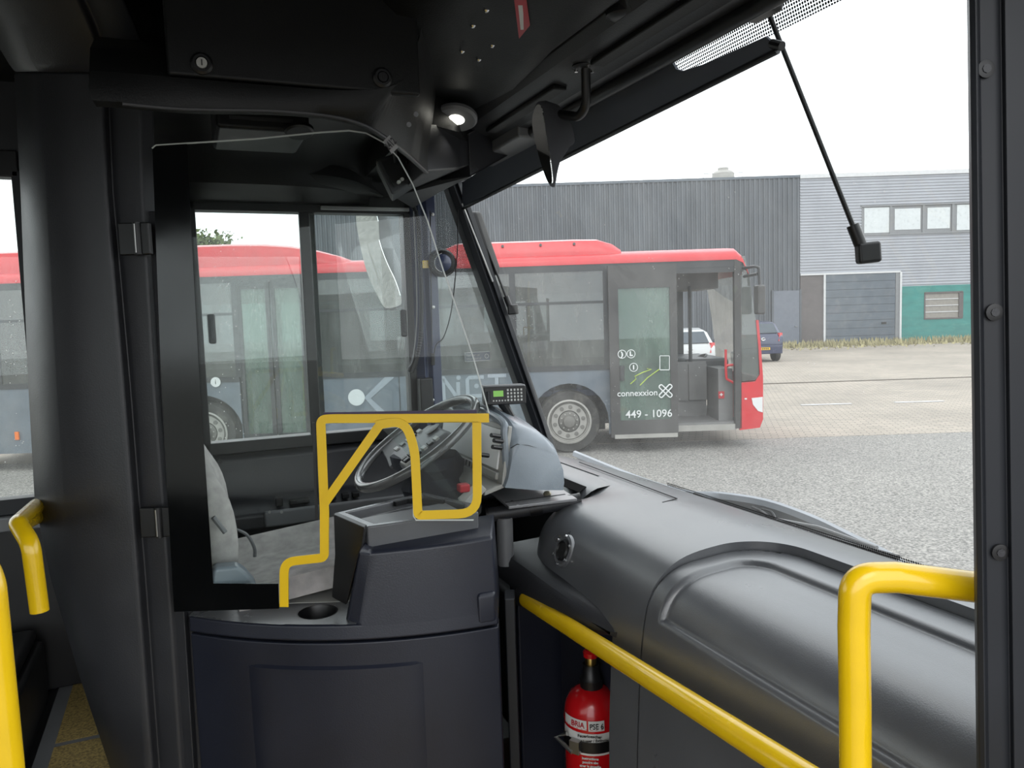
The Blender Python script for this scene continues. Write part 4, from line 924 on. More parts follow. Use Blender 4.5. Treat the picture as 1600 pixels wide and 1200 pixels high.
# sun blind: roller and pulled down cloth with stiff lower bar
sb = thing('sun_blind', 'blue-grey roller sun blind pulled partly down over the windscreen', 'sun blind', (.95, 1.6, 2.5))
def SB(px, py, dx=0): 
    d = ray(px, py); # plane tilted with the windscreen: X = 1.0 at z 2.5, 0.93 at z 2.62
    k = .12; return CAM + d * ((.985 + dx + k * (2.5 - CAM_H)) / (d.x + k * d.z))
g = B(); g.tube([V((.915, .42, 2.602)), V((.915, 2.62, 2.602))], .016, 14); g.build('roller', M_black, sb)
lowL, lowR = SB(722, 326), SB(1214, 79)
up = [SB(722, 285), SB(800, 236), SB(900, 170), SB(1050, 97), SB(1056, 108), SB(1066, 111), SB(1100, 100), SB(1150, 78), SB(1196, 57), SB(1206, 66)]
g = B(); g.prism([lowL, lowR] + up[::-1], (.006, 0, .001)); g.build('blind_cloth', mat('blind_cloth', (.12, .135, .165), .7, var=.08), sb, smooth=0)
g = B(); g.tube([lowL + V((.002, 0, 0)), lowR + V((.002, 0, 0))], .006, 10); g.build('lower_bar', M_black, sb)
g = B(); c = SB(1219, 71, .005); g.tube([SB(1206, 68), SB(1222, 72)], .008, 10); g.build('end_clip', M_black, sb)
# guide rods of the blind
def rod(name, label, pts, box, off):
    P0, P1 = [SBx(a, b_) for a, b_ in pts]
    t = thing(name, label, 'guide rod', P1, group='blind guide rods')
    g = B(); g.tube([P0, P1], .0045, 8); g.build('rod', M_black, t)
    dd = (P1 - P0).normalized()
    g = B(); g.tube([P1 - dd * .018, P1 + dd * .02], .011, 12); g.build('socket', M_black, t)
    c = P1 + dd * .036; rt = frame(c, RIGHT0 + V((0, 0, .08)), -DEPTH0).to_3x3().to_4x4()
    g = B(); g.box(c + RIGHT0 * .008, (.042, .038, .022), rt); g.build('foot_block', M_black, t, smooth=0, bevel=.006, seg=3)
def SBx(px, py):
    d = ray(px, py); k = .33; zz = 2.5
    return CAM + d * ((1.035 + k * (zz - CAM_H)) / (d.x + k * d.z))
rod('blind_guide_rod', 'long thin black rod with square foot in front of the silver hall', ((1196, 8), (1338, 366)), None, 0)
rod('blind_guide_rod', 'short thin black rod with foot beside the windscreen pillar', ((741, 336), (793, 470)), None, 0)
g = B(); c = SB(1190, 8, -.01); g.box(c, (.04, .07, .04)); tag(g.build('blind_end_bracket', M_black, bevel=.008), 'black bracket at the top of the long guide rod', 'bracket')

# locker above the driver, fascia with arched rim
lk = thing('overhead_locker', 'black overhead locker door with key lock above the driver', 'locker', (.1, 1.5, 2.55))
YL = 1.50
a = PY(262, 118, YL); b_ = PY(650, 147, YL); zlk = (a.z + b_.z) / 2
xl0, xl1 = a.x, PY(655, 80, YL).x
g = B(); g.bb((xl0, YL, zlk), (xl1, YL + .02, CE)); g.build('locker_door', M_head, lk, smooth=0, bevel=.006)
for (px, py, m) in ((315, 100, M_ivory), (597, 122, M_black)):  # pale plastic colour paints the chrome shine on the first barrel
    c = PY(px, py, YL)
    g = B(); g.lathe([(.019, -.001), (.019, .004), (.015, .008), (.011, .008), (.010, .003)], c, (0, -1, 0), 24); lkk = g.build('lock_rosette', M_black, lk)
    g = B(); g.lathe([(.001, .009), (.009, .009), (.0095, .004)], c, (0, -1, 0), 20, caps=False); g.build('key_barrel', m, lkk)
    g = B(); g.bb((c.x - .001, c.y - .0105, c.z - .005), (c.x + .001, c.y - .008, c.z + .005)); g.build('key_slot', M_ink, lkk, smooth=0)
fa = thing('cab_fascia', 'arched dark fascia panel rimming the driver cab roof', 'ceiling panel', (.3, 1.6, 2.48))
def RZ(px, py, z=2.478): return PZ(px, py, z)
rim = [V((-.115, 1.49, 2.485)), V((-.07, 1.49, 2.485)), PY(290, 168, 1.50), PY(430, 171, 1.50), PY(520, 180, 1.51), PY(570, 194, 1.53), PY(605, 215, 1.58), PY(635, 238, 1.68), PY(655, 256, 1.80), PY(668, 268, 1.90)]
zr_ = [p.z for p in rim]
top = [V((-.115, 1.50, zlk - .004)), V((-.07, 1.50, zlk - .004)), V((.0, 1.50, zlk - .004)), V((.18, 1.50, zlk - .004)), V((.33, 1.5, zlk)), V((.43, 1.5, zlk + .03)), V((.49, 1.55, 2.70)), V((.55, 1.68, 2.70)), V((.62, 1.88, 2.70)), V((.72, 2.15, 2.70))]
rs, ts = smoothpath(rim, 5), smoothpath(top, 5)
g = B(); g.loft([ts, [a.lerp(b_, .5) + V((-.004, -.006, -.004)) for a, b_ in zip(ts, rs)], rs, [p + V((.004, .025, -.004)) for p in rs], [p + V((.004, .05, .03)) for p in rs]], closed=False, caps=False); g.build('arched_panel', M_head, fa, smooth=50)
g = B(); g.tube([p + V((0, .004, -.001)) for p in rs[5:]], .0045, 8); g.build('rim_bead', M_trim, fa)
for (px, py) in ((650, 179), (639, 195), (613, 165)):
    c = PY(px, py, 1.57); g = B(); g.lathe([(.005, 0), (.005, .004)], c, (-.3, -1, 0), 10); g.build('screw', M_grey, fa)
# flat underside in the front left corner
g = B(); pl_ = [RZ(668, 268, 2.47), RZ(800, 236, 2.56), RZ(742, 275, 2.55), RZ(700, 292, 2.47), RZ(640, 330, 2.47), RZ(610, 300, 2.5)]
cor = [rim[-1]] + [PZ(*q) for q in ((720, 263, 2.52), (800, 237, 2.60), (735, 276, 2.50), (690, 299, 2.48), (645, 326, 2.47), (613, 307, 2.47))]
g.prism(cor, (0, 0, .12)); g.build('corner_soffit', M_trim, fa, smooth=0, bevel=.005)
g = B(); g.prism([V((x, y, 2.60)) for x, y in ((rim[-1].x - .01, rim[-1].y + .02), (.72, 2.0), (.9, 2.3), (.9, 2.78), (.62, 2.78))], (0, 0, .22)); g.build('corner_filler', M_head, fa, smooth=0)
# cab roof inside
cr_ = thing('cab_roof_lining', 'black moulded lining over the driver seat with vent box', 'ceiling panel', (.2, 2.3, 2.55))
prof = [(1.53, 2.53), (1.6, 2.60), (1.75, 2.67), (2.0, 2.70), (2.35, 2.68), (2.55, 2.62), (2.6, 2.55), (2.66, 2.535), (2.72, 2.52), (2.80, 2.515)]
g = B(); g.loft([[V((x, 2.8 - (2.8 - y) * (2.8 - y0) / 1.27, z)) for y, z in prof] for x, y0 in ((-.12, 1.53), (.2, 1.53), (.33, 1.56), (.42, 1.66), (.5, 1.85), (.58, 2.15), (.64, 2.3))], closed=False, caps=False); g.build('lining', M_head, cr_, smooth=40, solid=.01)
a = PY(300, 270, 2.66); rr = [PY(a_, b2, 2.62) for a_, b2 in ((262, 262), (290, 263), (430, 266), (530, 275), (580, 288), (608, 300))]
sp_ = smoothpath(rr, 4); g = B(); g.loft([[p + V((0, .09, 0)) + (V(q) - V((0, .09, 0))) * (1 - .9 * sstep(.55, 1, i / (len(sp_) - 1))) for q in ((0, -.02, .03), (0, -.03, -.01), (0, .0, -.035), (0, .18, -.05), (0, .18, .05))] for i, p in enumerate(sp_)]); g.build('lower_moulding', M_head, cr_, smooth=40)
a, b_ = PY(335, 178, 2.0), PY(480, 215, 2.0)
g = B(); g.bb((a.x, 1.95, b_.z), (b_.x, 2.2, a.z + .05)); vb = g.build('vent_box', M_head, cr_, smooth=0, bevel=.01)
g = B(); g.bb((a.x + .03, 1.945, a.z - .022), (b_.x - .04, 1.955, a.z - .014)); g.build('vent_slot', M_ink, vb, smooth=0)
c = PY(468, 209, 1.9); g = B(); g.lathe([(.03, 0), (.034, .004), (.034, .012)], c, (0, .3, 1), 20); g.build('dome_lamp', M_black, cr_)
# small control box in the roof corner
c = PY(632, 280, 2.1)
cb = thing('roof_control_box', 'small dark control box in the roof corner behind the screen', 'control box', c)
def cb_(px, py, y=2.1): return PY(px, py, y)
g = B(); g.prism([cb_(586, 250), cb_(640, 230), cb_(668, 270), cb_(613, 305)], (.03, .12, .0)); g.build('box_body', M_trim, cb, smooth=0, bevel=.006)
g = B(); g.prism([cb_(596, 253, 2.095), cb_(630, 240, 2.095), cb_(648, 272, 2.095), cb_(616, 293, 2.095)], (0, -.003, 0)); g.build('box_window', M_black, cb, smooth=0)
for (px, py) in ((622, 285), (627, 281)):
    g = B(); g.lathe([(.005, 0), (.005, .012)], cb_(px, py, 2.09), (0, -1, 0), 8); g.build('knob', M_white, cb)
for i in range(3):
    g = B(); p = cb_(640 + i * 5, 255 + i * 8, 2.09); g.bb((p.x - .012, p.y - .01, p.z - .006), (p.x + .012, p.y + .0, p.z + .006)); g.build('button', M_black, cb, smooth=0, bevel=.002)

# ================================================================== PARTITION PILLAR, CAB DOOR, SCREEN
DP = 1.80
pil = thing('partition_pillar', 'broad charcoal partition pillar beside the cab door', 'pillar', C(-1.0, DP + .1, FL))
rows = [(-60, (5, 45, 140, 152, 160, 180, 212, 234), 0), (113, (22, 58, 150, 160, 167, 178, 218, 238), 0), (300, (32, 72, 158, 168, 176, 186, 222, 243), 0), (600, (44, 88, 184, 194, 203, 212, 240, 262), 0), (780, (54, 100, 198, 208, 217, 226, 254, 274), 0), (900, (78, 122, 207, 217, 227, 236, 262, 282), 0), (1050, (122, 160, 218, 228, 238, 246, 272, 292), 0), (1260, (192, 222, 234, 244, 253, 262, 286, 304), 0)]
rings = []
for (py, xs, k) in rows:
    r_ = []
    dds = (.10, .0, -.012, -.008, .022, .012, .006, .03)
    for x, dd in zip(xs, dds): r_.append(PD(x, py, DP + dd))
    r_.append(PD(xs[-1], py, DP + .16)); r_.append(PD(xs[0] + 8, py, DP + .2))
    rings.append(r_)
r0 = rings[-1]; rings.append([V((p.x, p.y, FL)) for p in r0])
g = B(); g.loft(rings[1:]); g.build('pillar_cover', M_trim, pil, smooth=40, bevel=.006)
# flared roof trim on top of it
rings = []
for (py, xs, D_) in ((113, (24, 60, 152, 163, 170, 205, 236), DP - .005), (100, (14, 52, 146, 160, 168, 206, 236), DP - .03), (40, (-22, 30, 122, 140, 150, 184, 212), DP - .09), (-60, (-80, -20, 75, 95, 105, 140, 168), DP - .2)):
    r_ = [PD(x, py, D_ + dd) for x, dd in zip(xs, (.1, .0, -.006, .0, .02, .004, .012))]
    r_ += [PD(xs[-1], py, D_ + .2), PD(xs[0], py, D_ + .22)]; rings.append(r_)
g = B(); g.loft(rings); g.build('roof_trim', M_trim, pil, smooth=40, bevel=.006)

# cab door, bulging towards the aisle
CDR = thing('cab_door', 'charcoal moulded driver cab door with counter and raised console', 'cab door', C(-.38, 1.75, FL))
X0, X1 = CD(288, 1000, 1.77).x, CD(780, 1000, 1.78).x
def dfront(x):
    t_ = (x - X0) / (X1 - X0); return 1.785 - .30 * t_ * (1 - t_) + .02 * (1 - t_) - (.0)
zg = CD(500, 1003, dfront(CD(500, 1003, 1.7).x)).z       # groove
zc = zg + .040
n_ = 24
xs = [X0 + (X1 - X0) * i / n_ for i in range(n_ + 1)]
def band(z0, z1, off0, off1, inner=.06):
    g = B(MC)
    rings = []
    for x in xs:
        d_ = dfront(x); rings.append([V((x, d_ + off0, z0)), V((x, d_ + off1, z1)), V((x, d_ + inner, z1)), V((x, d_ + inner, z0))])
    g.loft(rings); return g
band(.44, zg - .004, .012, .0).build('lower_panel', M_panel, CDR, smooth=40, bevel=.004)
lp = band(zg - .06, zg - .05, -.004, -.004, .01)
g = B(MC); inner_ = []
xi0, xi1 = CD(372, 1100, 1.7).x, CD(668, 1100, 1.7).x
rings = []
for i in range(13):
    x = xi0 + (xi1 - xi0) * i / 12; e = .006 * min(1, min(i, 12 - i) / 1.0); d_ = dfront(x)
    rings.append([V((x, d_ + .016 - e * 1.8, .46)), V((x, d_ + .004 - e * 1.8, zg - .065)), V((x, d_ + .02, zg - .045)), V((x, d_ + .03, .46))])
g.loft(rings); g.build('embossed_panel', M_panel, CDR, smooth=40)
band(zg + .003, zc, -.006, -.002, .010).build('counter_edge', M_panel, CDR, smooth=40, bevel=.008, seg=3)
# counter top with a round opening for the cup holder
cupc = CD(497, 956, 1.72); cupc = V((cupc.x, (zc - CAM_H) and 0, 0)); pc = toC(PZ(497, 957, zc)); rc = .047
xk = CD(527, 960, 1.72).x                                   # console starts here
xe0 = X0
g = B(MC)
outer = [V((xe0, dfront(xe0), zc)), V((pc.x - .06, dfront(pc.x - .06), zc)), V((pc.x, dfront(pc.x), zc)), V((xk + .07, dfront(xk + .07), zc)), V((xk + .07, 2.0, zc)), V((xe0, 2.0, zc))]
# plate = left piece + square collar round the cup hole
def quad(a, b_, c, d_): g.add([a, b_, c, d_], [(0, 1, 2, 3)])
sx0, sx1, sy1 = pc.x - .06, pc.x + .06, pc.y + .06
for i in range(16):
    xa_, xb_ = xe0 + (sx0 - xe0) * i / 16, xe0 + (sx0 - xe0) * (i + 1) / 16
    quad(V((xa_, dfront(xa_) - .003, zc)), V((xb_, dfront(xb_) - .003, zc)), V((xb_, 2.02, zc)), V((xa_, 2.02, zc)))
for i in range(4):
    xa_, xb_ = pc.x + .06 + .012 * i, pc.x + .06 + .012 * (i + 1)
    quad(V((xa_, dfront(xa_) - .003, zc)), V((xb_, dfront(xb_) - .003, zc)), V((xb_, 2.02, zc)), V((xa_, 2.02, zc)))
quad(V((sx0, sy1, zc)), V((sx1, sy1, zc)), V((sx1, 2.02, zc)), V((sx0, 2.02, zc)))
nn = 32
cir = [V((pc.x + rc * math.cos(2 * math.pi * k / nn), pc.y + rc * math.sin(2 * math.pi * k / nn), zc)) for k in range(nn)]
def sqp(k):
    a = 2 * math.pi * k / nn; c_, s_ = math.cos(a), math.sin(a); m_ = max(abs(c_), abs(s_)); x = pc.x + .06 * c_ / m_; y = pc.y + .06 * s_ / m_
    if y < pc.y - .059 or y < dfront(x): y = dfront(x)
    return V((x, y, zc))
sq = [sqp(k) for k in range(nn)]
for k in range(nn):
    j = (k + 1) % nn; quad(sq[k], sq[j], cir[j], cir[k])
g.v = [p + V((0, 0, .0015)) for p in g.v]; g.build('counter_top', M_shelf, CDR, smooth=0)
g = B(MC); g.lathe([(rc + .004, .001), (rc, .002), (rc - .003, -.004), (rc - .005, -.075), (.001, -.078)], (pc.x, pc.y, zc), (0, 0, 1), 36, caps=False); g.build('cup_holder', M_black, CDR)
# light plate behind the counter
a0 = toC(PZ(437, 946, zc + .002)); 
g = B(MC); g.bb((CD(405, 930, 1.85).x, pc.y + rc + .014, zc - .002), (xk + .03, 2.03, zc + .003)); g.build('counter_plate', M_ivory, CDR, smooth=0, bevel=.003)
# raised console
ctop = lambda x: zc + .165 + .012 * ((x - xk) / (X1 - xk))
g = B(MC); rings = []
xA = CD(561, 963, dfront(CD(561, 963, 1.7).x)).x; xAt = CD(573, 853, 1.70).x
def con(t_, top):
    x = (xA + (X1 - xA) * t_) if not top else (xAt + (X1 - .008 - xAt) * t_); return x
prs = []
for i in range(15):
    t_ = i / 14; xb_, xt_ = con(t_, 0), con(t_, 1)
    prs.append([V((xb_, dfront(xb_) - .004, zc - .03)), V((xb_ + (xt_ - xb_) * .03, dfront(xb_) - .002, zc)), V((xt_, dfront(xt_) + .014, ctop(xt_) - .006)), V((xt_, dfront(xt_) + .024, ctop(xt_))), V((xt_, dfront(xt_) + .20, ctop(xt_) + .005)), V((xb_, dfront(xb_) + .20, zc - .03))])
first = prs[0]
sb0, sb1 = CD(542, 947, 1.745), CD(561, 862, 1.71); side = [V((sb0.x, sb0.y, zc - .03)), V((sb0.x, sb0.y, zc)), V((sb1.x, sb1.y, sb1.z)), V((sb1.x, sb1.y + .005, sb1.z + .004)), V((sb1.x, sb1.y + .15, sb1.z + .004)), V((sb0.x, sb0.y + .15, zc - .03))]
g.loft([side] + prs); g.build('console_body', M_panel, CDR, smooth=40, bevel=.006, seg=3)
# step at the right end of the console
g = B(MC); sxx = CD(745, 915, 1.77).x
g.loft([[V((x, dfront(x) - .006 - o_, z)) for z, o_ in ((zc - .03, .0), (zc + .035, .004), (zc + .045, .0))] + [V((x, dfront(x) + .05, zc + .05)), V((x, dfront(x) + .05, zc - .03))] for x in (sxx, (sxx + X1) / 2, X1 - .004)]); g.build('console_step', M_panel, CDR, smooth=30, bevel=.008)
# tray on the console
T0 = [toC(PZ(a, b_, ctop(xAt) + .05)) for a, b_ in ((573, 823), (520, 802), (662, 769), (738, 786), (748, 800))]
zt_ = ctop(xAt) + .05
tr = [V((p.x, p.y, zt_)) for p in T0]; cen = sum(tr, V()) / len(tr)
inn = [cen + (p - cen) * .84 + V((0, .004, 0)) for p in tr]
low = [V((cen.x + (p.x - cen.x) * .97, cen.y + (p.y - cen.y) * .97, zc + .10)) for p in tr]
n5 = len(tr)
g = B(MC); g.add(tr + inn + [p - V((0, 0, .028)) for p in inn] + low, [(i, (i + 1) % n5, n5 + (i + 1) % n5, n5 + i) for i in range(n5)] + [(n5 + i, n5 + (i + 1) % n5, 2 * n5 + (i + 1) % n5, 2 * n5 + i) for i in range(n5)] + [tuple(range(2 * n5, 3 * n5))] + [(3 * n5 + i, 3 * n5 + (i + 1) % n5, (i + 1) % n5, i) for i in range(n5)])
tray = g.build('coin_tray', M_shelf, CDR, smooth=0, bevel=.004)
a_, b2 = inn[1] - V((0, 0, .02)), inn[2] - V((0, 0, .02))
g = B(MC); g.prism([inn[0] - V((0, 0, .026)), inn[1].lerp(inn[0], .35) - V((0, 0, .026)), inn[2].lerp(inn[3], .55) - V((0, 0, .026)), inn[4] - V((0, 0, .026))], (0, 0, .018)); g.build('tray_ramp', M_grey, tray, smooth=0, bevel=.003)
for pth in ((inn[1].lerp(inn[2], .62), inn[1].lerp(inn[2], .8), inn[3].lerp(inn[2], .45)), ):
    g = B(MC); g.ribbon([p + V((0, -.012, -.006)) for p in pth], .012, .012, (0, 0, 1)); g.build('tray_divider', M_black, tray, smooth=0)
# black side flap on the left of the console
g = B(MC); fq = [CD(520, 803, 1.80), CD(572, 824, 1.69), CD(566, 870, 1.69), CD(545, 990, 1.69), CD(530, 960, 1.74), CD(518, 940, 1.80), CD(522, 868, 1.80)]
g.prism([toC(PD(a, b_, d_)) for a, b_, d_ in ((521, 804, 1.795), (570, 825, 1.70), (566, 852, 1.70), (560, 866, 1.705), (541, 946, 1.745), (518, 934, 1.795), (523, 866, 1.797))], (.0, .03, 0)); g.build('console_flap', M_black, CDR, smooth=0, bevel=.004)
# black strip added as the shade of the gap right of the door
t = thing('gap_shade_strip', 'narrow black strip added as shade in the gap between cab door and dashboard', 'post', C(X1 + .01, 1.84, FL))
g = B(MC); g.bb((X1 + .012, 1.93, FL), (X1 + .04, 2.0, zc - .03)); g.build('strip', M_rubber, t, smooth=0, bevel=.004)
# frame strip at the hinge side
t = thing('door_hinge_post', 'slim charcoal hinge post on the left edge of the cab door', 'post', C(X0 - .03, 1.86, FL))
g = B(); r_ = []
for (py, xa_, xb_) in ((330, 232, 250), (600, 250, 264), (900, 268, 284), (1250, 292, 306)):
    r_.append([PD(xa_, py, 1.815), PD(xb_, py, 1.805), PD(xb_ + 6, py, 1.83), PD(xb_ + 22, py, 1.84), PD(xb_ + 22, py, 1.88), PD(xa_, py, 1.88)])
g.loft(r_); g.build('post_body', M_trim, t, smooth=30, bevel=.003)
for i, (px, py, hh, lab) in enumerate(((210, 373, 26, 'upper black door hinge on the partition pillar'), (243, 816, 24, 'lower black door hinge on the partition pillar'))):
    a, b_ = CD(px - 22, py + hh, 1.775), CD(px + 22, py - hh, 1.775)
    xm_ = CD(px + 6, py, 1.775).x
    g = B(MC); g.bb((a.x, 1.772, a.z), (xm_ - .006, 1.790, b_.z)); hg = g.build('hinge', M_black, CDR, smooth=0, bevel=.003); hg['label'] = lab
    g = B(MC); g.bb((xm_ + .006, 1.772, a.z), (b_.x, 1.790, b_.z)); g.build('moving_plate', M_black, hg, smooth=0, bevel=.003)
    g = B(MC); g.tube([(xm_, 1.772, a.z), (xm_, 1.772, b_.z)], .009, 12); g.build('knuckle', M_black, hg)
    g = B(MC); g.tube([(xm_ - .002, 1.764, a.z + .004), (xm_ - .002, 1.764, b_.z - .004)], .002, 6); g.build('pin', M_steel, hg)

# security screen
DG = 1.755
def S(px, py, o=0): return PD(px, py, DG + o)
scr = thing('security_screen', 'clear security screen with black border and yellow edges on the cab door', 'screen', S(430, 950))
ND = DEPTH0
outl = [(238, 232), (244, 227), (400, 217), (500, 207), (545, 204), (572, 208), (600, 223), (622, 246), (645, 288), (668, 345), (692, 420), (720, 500), (740, 560), (757, 620), (764, 645), (764, 655), (755, 660), (518, 662), (508, 668), (507, 740), (512, 815), (512, 860), (506, 872), (462, 877), (450, 884), (447, 900), (448, 940), (436, 951), (272, 956)]
g = B(); g.prism([S(*p) for p in outl], ND * .005); g.build('glass_pane', G_screen, scr, smooth=0)
g = B(); g.ribbon([S(p[0], p[1], -.001) for p in outl[:15]], .0028, .004, ND); g.build('edge_light_strip', M_edge, scr, smooth=0)
fr_ = [(238, 232), (244, 227), (292, 223), (297, 330), (312, 600), (333, 912), (435, 912), (436, 951), (272, 956), (252, 600)]
g = B(); g.prism([S(p[0], p[1], -.0015) for p in fr_], ND * .0012); g.build('black_border', mat('black_glass_print', (.004, .0045, .005), .12, var=.1), scr, smooth=0)
W_ = .0205
def strip(pts, rr, nm, w=W_, o=-.004, m=None, closed=False):
    P_ = fillet([S(p[0], p[1], o) for p in pts], rr, 6, closed); g = B(); g.ribbon(P_, w, .004, ND, closed); return g.build(nm, m or M_ystrip, scr, smooth=0)
strip([(444, 948), (444, 878), (507, 871), (507, 800), (501, 655), (520, 654), (764, 653)], [0, .03, .012, .1, .035, .0, 0], 'yellow_edge_strip')
strip([(508, 785), (596, 660)], 0, 'yellow_edge_strip', o=-.007)
strip([(588, 664), (632, 657), (648, 700), (653, 805), (746, 802), (745, 660)], [0, .06, .2, .008, .045, 0], 'yellow_edge_strip', o=-.009)
strip([(490, 660), (495, 812)], 0, 'dark_edge_strip', .006, -.002, M_black)
strip([(506, 647), (745, 643)], 0, 'dark_edge_strip', .008, -.002, mat('purple_tape', (.035, .012, .07), .4))
pas = [(588, 662), (632, 660), (648, 700), (650, 808), (742, 812), (752, 800), (747, 658)]
g = B(); g.prism([S(p[0], p[1], -.006) for p in pas], ND * .004); g.build('pay_flap_pane', G_screen, scr, smooth=0)
g = B(); g.ribbon([S(p[0], p[1], -.008) for p in ((645, 720), (646, 806), (650, 812.5), (740, 812.5))], .0025, .004, ND); g.build('edge_light_strip', M_edge, scr, smooth=0)
c = PD(608, 226, 1.575)
t = thing('number_sticker', 'small grey sticker reading 2412 at the curved screen edge', 'sticker', c)
xd = (S(620, 214) - S(600, 232)).normalized(); 
g = B(); q_ = [PD(*p, 1.575) for p in ((599, 221), (609, 211), (622.5, 230), (612, 240.5))]; g.prism(q_, -ND * .001); g.build('sticker_plate', mat('sticker_grey_light', (.34, .34, .34), .5), t, smooth=0)
ctr = sum(q_, V()) / 4; xdir = (q_[1] - q_[0]).normalized()
ydir = (q_[0] - q_[3]).normalized()
lettering('2412', .021, frame(ctr - ND * .003, ((q_[2] - q_[0]) * .0 + (q_[1] - q_[0]).normalized()), -ND), M_ink, t, bold=.0006, sx=.55)

# ================================================================== DASHBOARD
P_ = [(1.395, 1.53), (1.38, 1.55), (1.30, 1.572), (1.20, 1.588), (1.10, 1.588), (1.0, 1.581), (.94, 1.566), (.895, 1.535), (.868, 1.495), (.854, 1.44), (.845, 1.37), (.838, 1.28), (.83, 1.1), (.83, .8), (.83, .45)]
prof = smoothpath([V((x, 0, z)) for x, z in P_], 6)
Lc = [0]
for i in range(1, len(prof)): Lc.append(Lc[-1] + (prof[i] - prof[i - 1]).length)
def pat(s_):
    for i in range(1, len(prof)):
        if s_ <= Lc[i] or i == len(prof) - 1:
            t_ = (s_ - Lc[i - 1]) / (Lc[i] - Lc[i - 1]); p = prof[i - 1].lerp(prof[i], t_); d_ = (prof[i] - prof[i - 1]).normalized(); break
    return p, V((d_.z, 0, -d_.x))       # outward normal: up / towards the cabin
def sx_of(X):
    for i in range(1, len(prof)):
        if prof[i].x <= X: return Lc[i]
S_TOP = sx_of(1.195); YS = 1.345; YR = 1.46; LT = Lc[-1]
dash = thing('dashboard', 'large grey moulded dashboard below the windscreen', 'dashboard', (1.1, 1.5, FL))
# signed distance to the rounded lid outline in (Y, arc) space, positive inside
def lid_d(y, s_, m=0.0, rad=.13):
    a = (YS - m) - y; b_ = s_ - (S_TOP + m)
    if a < rad and b_ < rad: return rad - math.hypot(rad - a, rad - b_)
    return min(a, b_)
ys = [.31 + i * (YS - .16 - .31) / 14 for i in range(15)] + [YS - .156 + i * .004 for i in range(49)] + [YS + .05, YS + .08, 1.46]
ss = [LT * i / 90 for i in range(91)]
fine = [S_TOP - .02 + i * .004 for i in range(46)]
ss = sorted(set([round(x, 5) for x in ss + fine]))
YR = 1.46
def dgrid(ylist, slist, fn, nm, m=M_dash, solid=.012):
    g = B(); w = len(ylist); g.add([fn(y, s_) for s_ in slist for y in ylist], [(j * w + i, j * w + i + 1, (j + 1) * w + i + 1, (j + 1) * w + i) for j in range(len(slist) - 1) for i in range(w - 1)])
    return g.build(nm, m, dash, smooth=50)
S_W = next(Lc[i] for i in range(len(prof)) if prof[i].z < 1.405 and prof[i].x < .9)
RADL = .13
def P2(y, s_, h=0):
    p, n = pat(s_); q = p + n * h; return V((q.x, y, q.z))
outl_, outer_ = [], []
for i in range(70):
    s_ = LT + (S_TOP + RADL - LT) * i / 70; outl_.append((YS, s_)); outer_.append((YR, s_))
for i in range(49):
    f_ = i / 48; a = f_ * math.pi / 2
    outl_.append((YS - RADL + RADL * math.cos(a), S_TOP + RADL - RADL * math.sin(a)))
    outer_.append((YR, (S_TOP + RADL) * (1 - f_ / .5)) if f_ <= .5 else (YR + (YS - RADL - YR) * (f_ - .5) / .5, 0))
for i in range(1, 19):
    y = YS - RADL + (.31 - YS + RADL) * i / 18; outl_.append((y, S_TOP)); outer_.append((y, 0))
g = B(); nw_ = 14
g.loft([[P2(a[0], a[1], -.05), ] + [P2(a[0], a[1], -.006)] + [P2(a[0] + (b_[0] - a[0]) * k / nw_, a[1] + (b_[1] - a[1]) * k / nw_, 0 if k else 0) for k in range(nw_ + 1)] for a, b_ in zip(outl_, outer_)], closed=False, caps=False)
g.build('dash_body', M_dash, dash, smooth=50)
# left part with the rounded barrel end
YE = 2.10
S12 = sx_of(1.2)
def bsurf(y, s_):
    p, n = pat(s_); c_ = V((1.19, 0, 1.40))
    t_ = max(0, (y - 1.76) / (YE - 1.76)); k = math.sqrt(max(0, 1 - t_ ** 2.6))
    k = 1 - (1 - k) * sstep(S12, S12 + .15, s_)
    q = c_ + (p - c_) * (.10 + .90 * k); return V((q.x, y, q.z))
yl = [YR + (YE - YR) * i / 30 for i in range(31)]
sl = [S12 - .0005] + [s_ for s_ in ss if S12 < s_ <= S_W + .02]
dgrid(yl, sl, bsurf, 'dash_barrel')
def ledge(u, v):
    y = YR + u * (2.78 - YR); p, n = pat(S12 * (1.0 - v) + .0005); return V((p.x - .11 * max(0, (y - 2.05) / .7) ** 3 * v, y, p.z))
g = B(); g.grid(ledge, 24, 14); g.build('window_ledge', M_dash, dash, smooth=50)
g = B(); g.grid(lambda u, v: V((1.205 - .16 * v, YE - .12 + u * (2.78 - YE + .12), 1.587 - .012 * v * v - .10 * max(0, v - .6) ** 1.5)), 8, 8); g.build('ledge_lip', M_dash, dash, smooth=50)
a = [PZ(x, y, 1.577) for x, y in ((880, 722), (900, 728), (915, 742), (918, 760), (905, 770), (880, 760))]
g = B(); g.prism(a, (0, 0, .0015)); g.build('pocket_shade', mat('recess_shade_black', (.004, .004, .004), .95, spec=.05), dash, smooth=0)  # flat black patch paints the shade inside the ledge recess
sm = [PZ(x, y, 1.5895) for x, y in ((905, 722), (1058, 779), (1035, 785))]
g = B(); g.tube(sm, .0016, 4); g.build('cover_seam', M_ink, dash)
